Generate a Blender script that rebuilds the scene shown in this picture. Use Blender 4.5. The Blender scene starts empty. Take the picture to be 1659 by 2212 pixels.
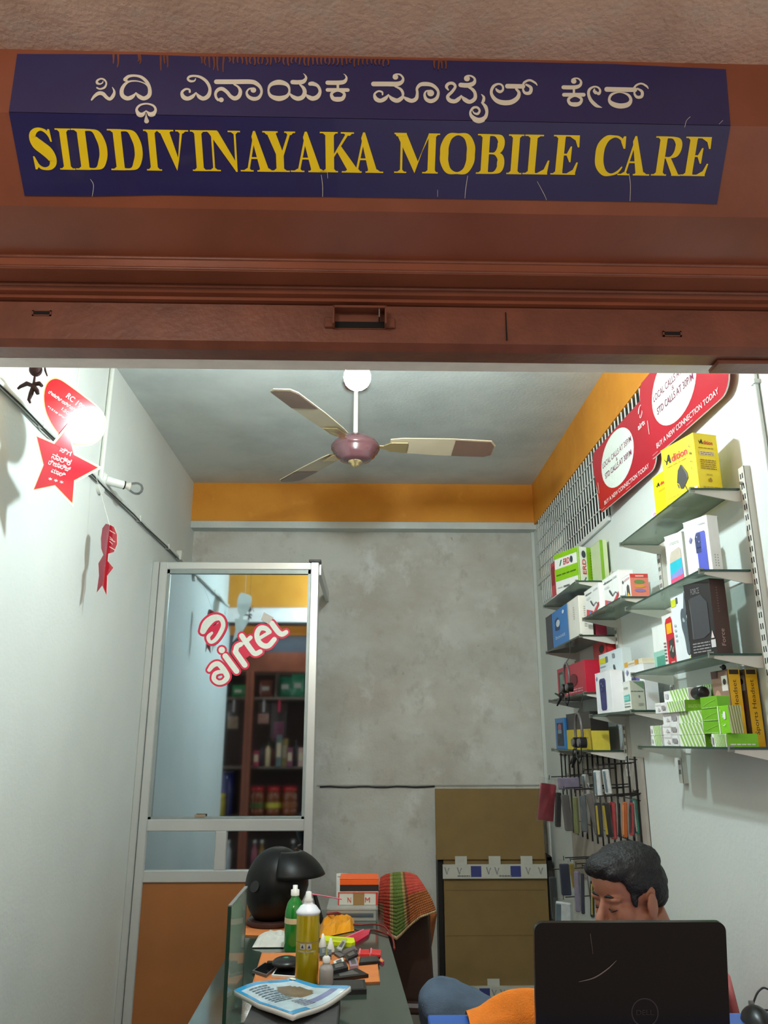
import bpy, bmesh, math, random
from mathutils import Vector, Matrix, geometry, noise
random.seed(7)
sc = bpy.context.scene
COL = sc.collection
V = Vector

# ---------------------------------------------------------------- camera, world, light, exposure
F, PITCH, YAW = 1690.0, math.atan(497 / 1690), math.atan(34.5 / math.hypot(1690, 497))
CAM = V((0, 0, 1.5))
FW = V((math.sin(YAW) * math.cos(PITCH), math.cos(YAW) * math.cos(PITCH), math.sin(PITCH)))
RT = V((math.cos(YAW), -math.sin(YAW), 0))
UP = RT.cross(FW)
cam = bpy.data.cameras.new('camera')
cam.sensor_fit = 'HORIZONTAL'; cam.sensor_width = 36; cam.lens = 36 * F / 1659
cam.clip_start = 0.02
cob = bpy.data.objects.new('camera', cam); COL.objects.link(cob)
M = Matrix((RT, UP, -FW)).transposed().to_4x4(); M.translation = CAM
cob.matrix_world = M
sc.camera = cob
sc.view_settings.view_transform = 'Standard'; sc.view_settings.look = 'None'
sc.view_settings.gamma = 1; sc.view_settings.use_curve_mapping = False
sc.view_settings.exposure = 0.0
BULB_W = 74.0          # power of the globe lamp under the fan
TUBE_W = 40.0           # tube lamp on the shop across the passage
w = bpy.data.worlds.new('world'); sc.world = w; w.use_nodes = True
bg = w.node_tree.nodes['Background']
bg.inputs[0].default_value = (1.0, 0.87, 0.77, 1); bg.inputs[1].default_value = 1.0

# ---------------------------------------------------------------- geometry of the picture -> points on real planes
def ray(px, py): return FW * F + RT * (px - 829.5) - UP * (py - 1106)
def P(px, py, X=None, Y=None, Z=None):
    d = ray(px, py)
    if X is not None: t = (X - CAM.x) / d.x
    elif Y is not None: t = (Y - CAM.y) / d.y
    else: t = (Z - CAM.z) / d.z
    return CAM + d * t
def PP(px, py, p0, n):
    d = ray(px, py)
    return CAM + d * ((p0 - CAM).dot(n) / d.dot(n))

# ---------------------------------------------------------------- materials
def lin(c):
    return tuple((x / 255 / 12.92) if x <= 10.3 else (((x / 255) + 0.055) / 1.055) ** 2.4 for x in c)
MATS = {}
def mat(name, rgb, rough=0.55, metal=0.0, var=0.07, scale=18.0, bump=0.0, bscale=None, emit=0.0, spec=0.5, alpha=1.0, coat=0.0):
    if name in MATS: return MATS[name]
    m = bpy.data.materials.new(name); m.use_nodes = True
    nt = m.node_tree; b = nt.nodes['Principled BSDF']
    c = lin(rgb)
    b.inputs['Roughness'].default_value = rough; b.inputs['Metallic'].default_value = metal
    b.inputs['Specular IOR Level'].default_value = spec
    b.inputs['Coat Weight'].default_value = coat
    if alpha < 1: b.inputs['Alpha'].default_value = alpha
    tc = nt.nodes.new('ShaderNodeTexCoord'); no = nt.nodes.new('ShaderNodeTexNoise')
    no.inputs['Scale'].default_value = scale; no.inputs['Detail'].default_value = 4
    nt.links.new(tc.outputs['Object'], no.inputs['Vector'])
    r = nt.nodes.new('ShaderNodeValToRGB')
    r.color_ramp.elements[0].position = 0.3; r.color_ramp.elements[1].position = 0.7
    r.color_ramp.elements[0].color = tuple(x * (1 - var) for x in c) + (1,)
    r.color_ramp.elements[1].color = tuple(min(1, x * (1 + var)) for x in c) + (1,)
    nt.links.new(no.outputs['Fac'], r.inputs['Fac']); nt.links.new(r.outputs['Color'], b.inputs['Base Color'])
    if bump:
        n2 = nt.nodes.new('ShaderNodeTexNoise'); n2.inputs['Scale'].default_value = bscale or scale * 6; n2.inputs['Detail'].default_value = 5
        nt.links.new(tc.outputs['Object'], n2.inputs['Vector'])
        bm = nt.nodes.new('ShaderNodeBump'); bm.inputs['Strength'].default_value = bump; bm.inputs['Distance'].default_value = 0.01
        nt.links.new(n2.outputs['Fac'], bm.inputs['Height']); nt.links.new(bm.outputs['Normal'], b.inputs['Normal'])
    if emit:
        b.inputs['Emission Color'].default_value = c + (1,); b.inputs['Emission Strength'].default_value = emit
    MATS[name] = m
    return m
def layered(name, base, layers, rough=0.8, bump=0.15, bscale=60):
    """plaster: a base colour with noise patches of other colours: (rgb, scale, lo, hi, stretch)"""
    m = bpy.data.materials.new(name); m.use_nodes = True
    nt = m.node_tree; b = nt.nodes['Principled BSDF']; b.inputs['Roughness'].default_value = rough
    b.inputs['Specular IOR Level'].default_value = 0.3
    tc = nt.nodes.new('ShaderNodeTexCoord')
    cur = None
    for rgb, s, lo, hi, st in layers:
        mp = nt.nodes.new('ShaderNodeMapping'); mp.inputs['Scale'].default_value = st
        mp.inputs['Location'].default_value = (s * 1.7, s * 0.3, s)
        nt.links.new(tc.outputs['Object'], mp.inputs['Vector'])
        no = nt.nodes.new('ShaderNodeTexNoise'); no.inputs['Scale'].default_value = s; no.inputs['Detail'].default_value = 7; no.inputs['Roughness'].default_value = 0.62
        nt.links.new(mp.outputs['Vector'], no.inputs['Vector'])
        r = nt.nodes.new('ShaderNodeValToRGB'); r.color_ramp.elements[0].position = lo; r.color_ramp.elements[1].position = hi
        nt.links.new(no.outputs['Fac'], r.inputs['Fac'])
        mx = nt.nodes.new('ShaderNodeMix'); mx.data_type = 'RGBA'
        nt.links.new(r.outputs['Color'], mx.inputs[0])
        if cur is None: mx.inputs[6].default_value = lin(base) + (1,)
        else: nt.links.new(cur, mx.inputs[6])
        mx.inputs[7].default_value = lin(rgb) + (1,)
        cur = mx.outputs[2]
    nt.links.new(cur, b.inputs['Base Color'])
    n2 = nt.nodes.new('ShaderNodeTexNoise'); n2.inputs['Scale'].default_value = bscale; n2.inputs['Detail'].default_value = 6
    nt.links.new(tc.outputs['Object'], n2.inputs['Vector'])
    bm = nt.nodes.new('ShaderNodeBump'); bm.inputs['Strength'].default_value = bump; bm.inputs['Distance'].default_value = 0.01
    nt.links.new(n2.outputs['Fac'], bm.inputs['Height']); nt.links.new(bm.outputs['Normal'], b.inputs['Normal'])
    MATS[name] = m
    return m
def pane_mat(name, tint, gloss, haze=0.0, hazecol=(200, 205, 200), rough=0.02):
    """a thin sheet of glass or clear plastic: see-through, mirror-like at grazing angles, a little dusty"""
    m = bpy.data.materials.new(name); m.use_nodes = True
    nt = m.node_tree; nt.nodes.clear()
    out = nt.nodes.new('ShaderNodeOutputMaterial'); tr = nt.nodes.new('ShaderNodeBsdfTransparent'); tr.inputs[0].default_value = tint + (1,)
    gl = nt.nodes.new('ShaderNodeBsdfGlossy'); gl.inputs['Roughness'].default_value = rough
    lw = nt.nodes.new('ShaderNodeLayerWeight'); lw.inputs[0].default_value = gloss
    m1 = nt.nodes.new('ShaderNodeMixShader')
    nt.links.new(lw.outputs['Fresnel'], m1.inputs[0]); nt.links.new(tr.outputs[0], m1.inputs[1]); nt.links.new(gl.outputs[0], m1.inputs[2])
    last = m1
    if haze:
        df = nt.nodes.new('ShaderNodeBsdfDiffuse'); df.inputs[0].default_value = lin(hazecol) + (1,)
        no = nt.nodes.new('ShaderNodeTexNoise'); no.inputs['Scale'].default_value = 14
        mp = nt.nodes.new('ShaderNodeMapRange'); mp.inputs[3].default_value = haze * 0.6; mp.inputs[4].default_value = haze * 1.4
        nt.links.new(no.outputs['Fac'], mp.inputs[0])
        tl = nt.nodes.new('ShaderNodeBsdfTranslucent'); tl.inputs[0].default_value = lin(hazecol) + (1,)
        dm = nt.nodes.new('ShaderNodeMixShader'); dm.inputs[0].default_value = 0.6
        nt.links.new(df.outputs[0], dm.inputs[1]); nt.links.new(tl.outputs[0], dm.inputs[2])
        m2 = nt.nodes.new('ShaderNodeMixShader')
        nt.links.new(mp.outputs[0], m2.inputs[0]); nt.links.new(last.outputs[0], m2.inputs[1]); nt.links.new(dm.outputs[0], m2.inputs[2])
        last = m2
    nt.links.new(last.outputs[0], out.inputs[0])
    MATS[name] = m
    return m
INK = {}
def ink(rgb):
    """printing ink of one colour"""
    rgb = tuple(int(x) for x in rgb)
    if rgb not in INK: INK[rgb] = mat('ink_%02x%02x%02x' % rgb, rgb, 0.45, var=0.04, scale=60)
    return INK[rgb]

# ---------------------------------------------------------------- mesh builder
class MB:
    def __init__(s): s.v = []; s.f = []; s.mi = []; s.sm = []; s.mats = []
    def idx(s, m):
        if m not in s.mats: s.mats.append(m)
        return s.mats.index(m)
    def add(s, vs, fs, m, smooth=False):
        o = len(s.v); i = s.idx(m)
        s.v += [tuple(v) for v in vs]
        for f in fs: s.f.append([a + o for a in f]); s.mi.append(i); s.sm.append(smooth)
        return s
    def box(s, a, b, m, mtx=None, ch=0.0):
        a = [min(x, y) for x, y in zip(a, b)] if False else list(a)
        lo = [min(a[i], b[i]) for i in range(3)]; hi = [max(a[i], b[i]) for i in range(3)]
        if ch <= 0:
            vs = [V((hi[0] if i & 1 else lo[0], hi[1] if i & 2 else lo[1], hi[2] if i & 4 else lo[2])) for i in range(8)]
            fs = [(0, 2, 3, 1), (4, 5, 7, 6), (0, 1, 5, 4), (2, 6, 7, 3), (0, 4, 6, 2), (1, 3, 7, 5)]
        else:
            vs = []; ix = {}
            for i in range(8):
                for ax in range(3):
                    p = [0, 0, 0]
                    for k in range(3):
                        sgn = (i >> k) & 1
                        p[k] = (hi[k] if sgn else lo[k]) if k == ax else ((hi[k] - ch) if sgn else (lo[k] + ch))
                    ix[(i, ax)] = len(vs); vs.append(V(p))
            fs = []
            for ax in range(3):
                o1, o2 = (ax + 1) % 3, (ax + 2) % 3
                for sgn in (0, 1):
                    c = [(sgn << ax) | (p << o1) | (q << o2) for p, q in ((0, 0), (1, 0), (1, 1), (0, 1))]
                    q = [ix[(k, ax)] for k in c]
                    fs.append(q if sgn else q[::-1])
                for p in (0, 1):
                    for q in (0, 1):
                        k0 = (p << o1) | (q << o2); k1 = k0 | (1 << ax)
                        quad = [ix[(k0, o1)], ix[(k1, o1)], ix[(k1, o2)], ix[(k0, o2)]]
                        fs.append(quad if (p ^ q) else quad[::-1])
            for i in range(8):
                t = [ix[(i, 0)], ix[(i, 1)], ix[(i, 2)]]
                fs.append(t if bin(i).count('1') % 2 else t[::-1])
        if mtx is not None: vs = [mtx @ v for v in vs]
        return s.add(vs, fs, m)
    def ring(s, c, ax, n, r):
        ax = V(ax).normalized(); t = V((0, 0, 1)) if abs(ax.z) < 0.9 else V((1, 0, 0))
        u = ax.cross(t).normalized(); w_ = ax.cross(u)
        return [V(c) + (u * math.cos(6.283185 * k / n) + w_ * math.sin(6.283185 * k / n)) * r for k in range(n)]
    def cyl(s, p0, p1, r0, m, r1=None, n=14, caps=True):
        p0, p1 = V(p0), V(p1); r1 = r0 if r1 is None else r1
        a = s.ring(p0, p1 - p0, n, r0) + s.ring(p1, p1 - p0, n, r1)
        s.add(a, [(k, (k + 1) % n, n + (k + 1) % n, n + k) for k in range(n)], m, True)
        if caps:
            s.add(a[:n], [tuple(range(n))[::-1]], m); s.add(a[n:], [tuple(range(n))], m)
        return s
    def tube(s, pts, r, m, n=8):
        pts = [V(p) for p in pts]; vs = []; u = None
        rr = r if isinstance(r, (list, tuple)) else [r] * len(pts)
        for i, p in enumerate(pts):
            d = (pts[min(i + 1, len(pts) - 1)] - pts[max(i - 1, 0)]).normalized()
            if u is None:
                u = d.cross(V((0, 0, 1)) if abs(d.z) < 0.9 else V((1, 0, 0))).normalized()
            u = (u - d * u.dot(d)).normalized(); w_ = d.cross(u)
            vs += [p + (u * math.cos(6.283185 * k / n) + w_ * math.sin(6.283185 * k / n)) * rr[i] for k in range(n)]
        fs = [(i * n + k, i * n + (k + 1) % n, (i + 1) * n + (k + 1) % n, (i + 1) * n + k) for i in range(len(pts) - 1) for k in range(n)]
        s.add(vs, fs, m, True)
        s.add(vs[:n], [tuple(range(n))[::-1]], m); s.add(vs[-n:], [tuple(range(n))], m)
        return s
    def lathe(s, prof, m, n=24, mtx=None, off=(0, 0, 0)):
        vs = []
        for r, z in prof:
            for k in range(n): vs.append(V((r * math.cos(6.283185 * k / n), r * math.sin(6.283185 * k / n), z)) )
        if mtx is not None: vs = [mtx @ v for v in vs]
        vs = [v + V(off) for v in vs]
        fs = [(i * n + k, i * n + (k + 1) % n, (i + 1) * n + (k + 1) % n, (i + 1) * n + k) for i in range(len(prof) - 1) for k in range(n)]
        s.add(vs, fs, m, True)
        if prof[0][0] > 1e-5: s.add(vs[:n], [tuple(range(n))[::-1]], m)
        if prof[-1][0] > 1e-5: s.add(vs[-n:], [tuple(range(n))], m)
        return s
    def ell(s, c, r, m, mtx=None, nu=20, nv=12):
        vs = []; r = V(r) if not isinstance(r, (int, float)) else V((r, r, r))
        for i in range(nv + 1):
            t = math.pi * i / nv
            for k in range(nu):
                a = 6.283185 * k / nu
                q = V((r.x * math.sin(t) * math.cos(a), r.y * math.sin(t) * math.sin(a), -r.z * math.cos(t)))
                vs.append((mtx @ q if mtx is not None else q) + V(c))
        fs = [(i * nu + k, i * nu + (k + 1) % nu, (i + 1) * nu + (k + 1) % nu, (i + 1) * nu + k) for i in range(nv) for k in range(nu)]
        return s.add(vs, fs, m, True)
    def prism(s, poly, fr, t0, t1, m, side=None):
        """poly: 2-D outline; fr(u,v,w)->point; a solid between w=t0 and w=t1"""
        n = len(poly)
        tri = geometry.tessellate_polygon([[V((p[0], p[1], 0)) for p in poly]])
        a = [fr(p[0], p[1], t0) for p in poly]; b = [fr(p[0], p[1], t1) for p in poly]
        s.add(a, [tuple(t) for t in tri], m); s.add(b, [tuple(t)[::-1] for t in tri], m)
        s.add(a + b, [(k, (k + 1) % n, n + (k + 1) % n, n + k) for k in range(n)], side or m)
        return s
    def grid(s, fn, nu, nv, m, smooth=True, back=None):
        vs = [fn(i / nu, j / nv) for j in range(nv + 1) for i in range(nu + 1)]
        fs = [(j * (nu + 1) + i, j * (nu + 1) + i + 1, (j + 1) * (nu + 1) + i + 1, (j + 1) * (nu + 1) + i) for j in range(nv) for i in range(nu)]
        return s.add(vs, fs, m, smooth)
    def build(s, name, parent=None, loc=None, fix=True):
        me = bpy.data.meshes.new(name); me.from_pydata(s.v, [], s.f)
        for m in s.mats: me.materials.append(m)
        me.polygons.foreach_set('material_index', s.mi); me.polygons.foreach_set('use_smooth', s.sm)
        if fix:
            b = bmesh.new(); b.from_mesh(me); bmesh.ops.recalc_face_normals(b, faces=b.faces); b.to_mesh(me); b.free()
        me.update()
        o = bpy.data.objects.new(name, me); COL.objects.link(o)
        if parent is not None: o.parent = parent
        if loc is not None: o.location = loc
        return o
def tag(o, label, cat, group=None):
    o['label'] = label; o['category'] = cat
    if group: o['group'] = group
    return o
def thing(name, label, cat, loc=(0, 0, 0), rotz=0.0, group=None):
    o = bpy.data.objects.new(name, None); COL.objects.link(o); o.location = loc; o.rotation_euler = (0, 0, rotz)
    o.empty_display_size = 0.05
    return tag(o, label, cat, group)
def struct(o): o['kind'] = 'structure'; return o
def stuff(o): o['kind'] = 'stuff'; return o
def recenter(o):
    """move the origin of a one-mesh thing to the bottom centre of its bounds"""
    vs = [v.co for v in o.data.vertices]
    c = V(((min(v.x for v in vs) + max(v.x for v in vs)) / 2, (min(v.y for v in vs) + max(v.y for v in vs)) / 2, min(v.z for v in vs)))
    o.data.transform(Matrix.Translation(-c)); o.location = o.location + c
    return o
def solidify(o, t, off=0.0):
    md = o.modifiers.new('thick', 'SOLIDIFY'); md.thickness = t; md.offset = off
    return o

# ---------------------------------------------------------------- flat print: text, rectangles, strokes
TXT = {}
def text_mesh(t, bold=0.0):
    k = (t, bold)
    if k in TXT: return TXT[k]
    c = bpy.data.curves.new('t', 'FONT'); c.body = t; c.resolution_u = 3; c.offset = bold
    o = bpy.data.objects.new('t', c); COL.objects.link(o)
    dg = bpy.context.evaluated_depsgraph_get()
    me = bpy.data.meshes.new_from_object(o.evaluated_get(dg))
    vs = [(v.co.x, v.co.y) for v in me.vertices]; fs = [tuple(p.vertices) for p in me.polygons]
    bpy.data.objects.remove(o); bpy.data.curves.remove(c); bpy.data.meshes.remove(me)
    TXT[k] = (vs, fs); return TXT[k]
def bounds(vs):
    return min(v[0] for v in vs), min(v[1] for v in vs), max(v[0] for v in vs), max(v[1] for v in vs)
def spline(pts, k=5, closed=False):
    n = len(pts); out = []
    rng = n if closed else n - 1
    for i in range(rng):
        g = (lambda j: pts[j % n]) if closed else (lambda j: pts[max(0, min(n - 1, j))])
        p0, p1, p2, p3 = g(i - 1), g(i), g(i + 1), g(i + 2)
        for j in range(k):
            t = j / k
            out.append(tuple(0.5 * (2 * b + (c - a) * t + (2 * a - 5 * b + 4 * c - d) * t * t + (3 * b - a - 3 * c + d) * t ** 3) for a, b, c, d in zip(p0, p1, p2, p3)))
    if not closed: out.append(tuple(pts[-1]))
    return out
def ribbon(pts, closed=False, k=5, smooth=True, round0=True):
    """2-D brush stroke through (x, y, width) points -> verts, faces"""
    q = spline(pts, k, closed) if smooth else [tuple(p) for p in pts]
    n = len(q); vs = []; fs = []
    for i, (x, y, w_) in enumerate(q):
        a = q[(i - 1) % n] if closed else q[max(i - 1, 0)]; b = q[(i + 1) % n] if closed else q[min(i + 1, n - 1)]
        dx, dy = b[0] - a[0], b[1] - a[1]; L = math.hypot(dx, dy) or 1
        nx, ny = -dy / L * w_ / 2, dx / L * w_ / 2
        vs += [(x + nx, y + ny), (x - nx, y - ny)]
    for i in range(n if closed else n - 1):
        j = (i + 1) % n; fs.append((2 * i, 2 * i + 1, 2 * j + 1, 2 * j))
    if round0 and not closed:
        for (x, y, w_) in (q[0], q[-1]):
            o = len(vs); vs += [(x + w_ / 2 * math.cos(6.2832 * t / 12), y + w_ / 2 * math.sin(6.2832 * t / 12)) for t in range(12)]
            fs.append(tuple(range(o, o + 12)))
    return vs, fs
def disc(x, y, rx, ry, n=24, rot=0.0):
    c, s_ = math.cos(rot), math.sin(rot)
    vs = [(x + rx * math.cos(6.28319 * t / n) * c - ry * math.sin(6.28319 * t / n) * s_, y + rx * math.cos(6.28319 * t / n) * s_ + ry * math.sin(6.28319 * t / n) * c) for t in range(n)]
    return vs, [tuple(range(n))]
class Print:
    """flat print gathered in layers on one face; fr(u, v, w) -> point, w = height over the face"""
    def __init__(s, fr, step=0.00025, base=0.0006): s.mb = MB(); s.fr = fr; s.k = base; s.st = step
    def put(s, vf, col):
        vs, fs = vf; m = ink(col) if not hasattr(col, 'node_tree') else col
        n = max(1, len(vs)); s.mb.add([s.fr(v[0], v[1], s.k + s.st * .9 * i / n) for i, v in enumerate(vs)], fs, m); s.k += s.st
        return s
    def rect(s, u0, v0, u1, v1, col): return s.put(([(u0, v0), (u1, v0), (u1, v1), (u0, v1)], [(0, 1, 2, 3)]), col)
    def poly(s, pts, col):
        tri = geometry.tessellate_polygon([[V((p[0], p[1], 0)) for p in pts]])
        return s.put((pts, [tuple(t) for t in tri]), col)
    def text(s, t, u0, v0, u1, v1, col, rot=0, bold=0.0):
        vs, fs = text_mesh(t, bold); a, b, c, d = bounds(text_mesh(t)[0]); out = []
        for x, y in vs:
            p, q = (x - a) / (c - a), (y - b) / (d - b)
            if rot == 90: p, q = 1 - q, p
            if rot == -90: p, q = q, 1 - p
            out.append((u0 + p * (u1 - u0), v0 + q * (v1 - v0)))
        return s.put((out, fs), col)
    def lines(s, u0, v0, u1, v1, n, col):
        """rows of small print too fine to read"""
        vs = []; fs = []; h = (v1 - v0) / n
        for i in range(n):
            u = u0
            while u < u1 - 0.02 * abs(u1 - u0):
                L = (u1 - u0) * random.uniform(0.12, 0.3); e = min(u + L, u1); o = len(vs)
                y = v0 + h * i + h * 0.25
                vs += [(u, y), (e, y), (e, y + h * 0.45), (u, y + h * 0.45)]; fs.append((o, o + 1, o + 2, o + 3))
                u = e + (u1 - u0) * 0.035
        return s.put((vs, fs), col)
    def items(s, its):
        for it in its:
            k, a = it[0], it[1:]
            if k == 'r': s.rect(*a)
            elif k == 'e': s.put(disc(*a[:4], rot=a[5] if len(a) > 5 else 0), a[4])
            elif k == 'p': s.poly(*a)
            elif k == 't': s.text(*a)
            elif k == 'l': s.lines(*a)
            elif k == 's': s.put(ribbon(a[0]), a[1])
            elif k == 'S': s.put(ribbon(a[0], smooth=False, round0=False), a[1])
        return s
    def build(s, name, parent):
        o = s.mb.build(name, parent, fix=False)
        if name != 'logo_print': stuff(o)
        return o
SWOOSH = [(0.05, .52, .16), (.16, .75, .2), (.4, .95, .17), (.7, .97, .15), (.88, .74, .14), (.78, .42, .14), (.55, .16, .12), (.33, .06, .09), (.22, .18, .1), (.33, .33, .07)]
def swoosh(u0, v0, u1, v1, col, grow=0.0):
    return [('s', [(u0 + (u1 - u0) * x, v0 + (v1 - v0) * y, (w_ + grow) * min(abs(u1 - u0), abs(v1 - v0))) for x, y, w_ in SWOOSH], col)]

# ---------------------------------------------------------------- common materials
m_wall = layered('white_plaster', (214, 219, 214), [((203, 209, 205), 1.3, .4, .75, (1, 1, 1)), ((180, 182, 176), 7, .72, .86, (1, 1, .5)), ((150, 148, 140), 30, .76, .86, (1, 1, 1))], bump=.12)
m_back = layered('stained_plaster', (206, 208, 202), [((184, 181, 171), 1.6, .42, .66, (1, 1, 1.4)), ((214, 216, 212), 3.4, .56, .7, (1.2, 1, 1)), ((168, 165, 156), 8, .56, .8, (1, 1, .8)), ((126, 124, 116), 22, .69, .82, (1, 1, 1))], bump=.22)
m_ceil = layered('ceiling_plaster', (214, 221, 218), [((190, 198, 196), 2, .4, .7, (1, 1, 1)), ((165, 168, 162), 16, .68, .85, (1, 1, 1))], bump=.14)
m_orange = layered('orange_paint', (222, 150, 52), [((205, 132, 44), 2.2, .4, .7, (1, 1, 1)), ((236, 170, 70), 5, .6, .8, (1, 1, 1))], rough=.6, bump=.1)
m_soffit = layered('rough_concrete', (222, 188, 168), [((196, 164, 146), 5, .35, .7, (1, 1, 1)), ((206, 188, 172), 12, .5, .75, (1, 1, 1)), ((110, 90, 78), 4, .73, .82, (1, 1, 1))], bump=.5, bscale=90)
m_floor = layered('stone_floor', (120, 112, 104), [((96, 90, 84), 3, .4, .7, (1, 1, 1))], rough=.4, bump=.1)
m_brown = mat('brown_paint', (134, 76, 54), 0.33, var=.14, scale=5, bump=.06, bscale=40)
m_brown2 = mat('brown_paint_worn', (116, 66, 48), 0.38, var=.2, scale=9, bump=.1, bscale=60)
m_cream = mat('cream_metal', (205, 203, 194), 0.45, var=.05, scale=6)
m_alu = mat('aluminium', (205, 208, 206), 0.34, metal=.55, var=.04, scale=4)
m_wood = mat('orange_laminate', (150, 94, 48), 0.42, var=.13, scale=3.2, bump=.03)
m_black = mat('black_plastic', (18, 18, 19), 0.35, var=.1)
m_white = mat('white_plastic', (228, 228, 222), 0.4, var=.03)
m_steel = mat('steel', (150, 150, 148), 0.3, metal=.9, var=.06)
m_dark = mat('dark_hole', (14, 13, 12), 0.9, var=.2)
m_glass = pane_mat('shelf_glass', (0.88, 0.93, 0.90), 0.10, haze=.26, hazecol=(186, 198, 186))
m_gedge = mat('glass_edge', (40, 66, 56), 0.15, var=.1)
# ================================================================ STRUCTURE
XL, XR, YB, ZC = -1.2, 1.132, 5.2, 3.2
YF = 1.95            # inner face of the front wall
def slab(name, a, b, m, ch=0.0): return struct(MB().box(a, b, m, ch=ch).build(name))
slab('floor', (-3.2, -2.2, -.1), (3.2, 5.4, 0), m_floor)
slab('wall_left', (XL - .2, YF, 0), (XL, 5.4, ZC), m_wall)
wb = MB().box((XL - .2, YB, 0), (XR + .3, YB + .2, ZC), m_back)
wb.box((1.112, YB - .02, 0), (XR + .05, YB, 2.89), m_wall)            # pilaster strip in the right corner
struct(wb.build('wall_back'))
slab('ceiling', (XL - .2, YF - .06, ZC), (XR + .5, 5.4, ZC + .15), m_ceil)
# right wall with the long ventilation opening below the beam
wr = MB().box((XR, YF, 0), (XR + .2, 5.4, 2.52), m_wall)
wr.box((XR, YF, 2.93), (XR + .2, 5.4, ZC), m_wall)
wr.box((XR, YF, 2.52), (XR + .2, 2.62, 2.93), m_wall)
wr.box((XR, 2.62, 2.52), (XR + .2, 3.5, 2.64), m_wall)
wr.box((XR, 5.08, 2.52), (XR + .2, 5.4, 2.93), m_wall)
struct(wr.build('wall_right'))
slab('trim_1', (XR + .2, 2.4, 2.4), (XR + .45, 5.2, 3.0), m_dark)       # near-black slab painting in the darkness behind the vent opening
# beams
bb = MB().box((XL, 5.095, 2.931), (XR, YB, ZC), m_orange)
struct(bb.build('trim_2'))
slab('trim_3', (XL, 5.10, 2.884), (XR + .0, YB, 2.931), m_ceil)
slab('trim_4', (1.118, YF, 2.915), (XR + .0, 5.095, ZC), m_orange)
# front wall over the opening: outside plaster, orange inside
fw = MB().box((-1.45, YF - .055, 2.478), (1.6, YF, 3.2), mat('warm_white_plaster', (246, 236, 228), .8, var=.05, bump=.1))
fw.box((-1.45, YF, 2.60), (1.132, YF + .012, 3.2), m_orange)
struct(fw.build('wall_front'))
slab('wall_front_left', (-1.75, 1.78, 0), (XL - .0, YF, 3.0), m_wall)
slab('wall_front_right', (XR + .0, 1.78, 0), (1.75, YF, 3.0), m_wall)
# veranda slab over the passage
FZ = 2.836
fl_, fr_ = P(20, 243, Z=FZ), P(1577, 272, Z=FZ)
A_dir = (fr_ - fl_).normalized()
B_dir = V((-A_dir.y, A_dir.x, 0))
Y0 = fl_.dot(B_dir) - 1.431
def hood(u, y, z): return A_dir * u + B_dir * (y + Y0) + V((0, 0, z))
so = MB()
so.prism([(-3.2, .30), (3.2, .30), (3.2, 1.62), (-3.2, 1.62)], lambda u, v, w_: V((u, v + A_dir.y * u, w_)), 2.992, 3.14, m_soffit)
struct(so.build('ceiling_veranda'))

# ---- rolling shutter hood (profile extruded along the shop front)
prof = [(1.412, 2.992), (1.431, 2.836), (1.557, 2.69), (1.68, 2.646), (1.68, 2.606), (1.74, 2.606), (1.755, 2.592), (1.80, 2.592), (1.80, 2.992)]
hoodt = thing('rolling_shutter_hood', 'brown painted rolling shutter hood running over the shop opening', 'shutter hood', hood(0, 1.431, 2.836))
def hl(u, y, z): return hood(u, y, z) - hood(0, 1.431, 2.836)
hb = MB()
hb.prism([(y, z) for y, z in prof], lambda y, z, u: hl(u, y, z), -1.72, 1.72, m_brown)
hb.build('casing', hoodt)
st = MB()
for y, z, r in ((1.682, 2.640, .006), (1.682, 2.612, .005), (1.742, 2.602, .005)):
    st.cyl(hl(-1.72, y, z), hl(1.72, y, z), r, m_brown2, n=8)
st.build('edge_bead', hoodt)

# ---- shutter bottom rail with lock, slots and latch
rail = thing('shutter_bottom_rail', 'brown steel bottom rail of the raised rolling shutter with a lock keeper in its middle', 'shutter rail', hood(0, 1.79, 2.49))
def rl(u, y, z): return hood(u, y, z) - hood(0, 1.79, 2.49)
rb = MB()
rb.prism([(1.786, 2.578), (1.79, 2.476), (1.81, 2.462), (1.866, 2.462), (1.866, 2.47), (1.82, 2.474), (1.815, 2.578)], lambda y, z, u: rl(u, y, z), -1.7, 1.7, m_brown2)
rb.build('bottom_plate', rail)
sl = MB().prism([(1.772, 2.592), (1.772, 2.582), (1.815, 2.580), (1.815, 2.592)], lambda y, z, u: rl(u, y, z), -1.7, 1.7, m_brown)
sl.build('slat_edge', rail)
for px, py in ((93, 680), (1452, 721)):
    c = P(px, py, Y=1.79); u = c.dot(A_dir)
    o = MB()
    o.box((-.02, -.004, -.0045), (.02, .001, .0045), m_dark)
    o.box((-.024, -.0025, .0045), (.024, .001, .0075), m_brown2); o.box((-.024, -.0025, -.0075), (.024, .001, -.0045), m_brown2)
    for s_ in (-1, 1): o.box((s_ * .02, -.0025, -.0075), (s_ * .024, .001, .0075), m_brown2)
    o.build('slot', rail, loc=rl(u, 1.7875, c.z))
c = P(777, 690, Y=1.78); u = c.dot(A_dir); k = 1.8 / 1690 * 1.19
lk = MB()
w2 = .066
for x in (-w2, w2): lk.box((x - .0025, -.03, -.024), (x + .0025, .004, .026), m_brown2, ch=.001)
lk.box((-w2, -.03, .02), (w2, .004, .026), m_brown2)
lk.box((-w2, .0, -.024), (w2, .004, .024), m_brown2); lk.box((-w2, -.001, -.022), (w2, .0, -.004), m_dark)
lk.box((w2 - .018, -.026, -.004), (w2 - .0145, .0, .022), m_steel)
lk.build('lock_keeper', rail, loc=rl(u, 1.786, c.z))
for x in (-w2 - .012, w2 + .012): MB().box((x - .012, -.006, -.022), (x + .012, .004, .006), m_brown2, ch=.002).build('keeper_ear', rail, loc=rl(u, 1.786, c.z))
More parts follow.
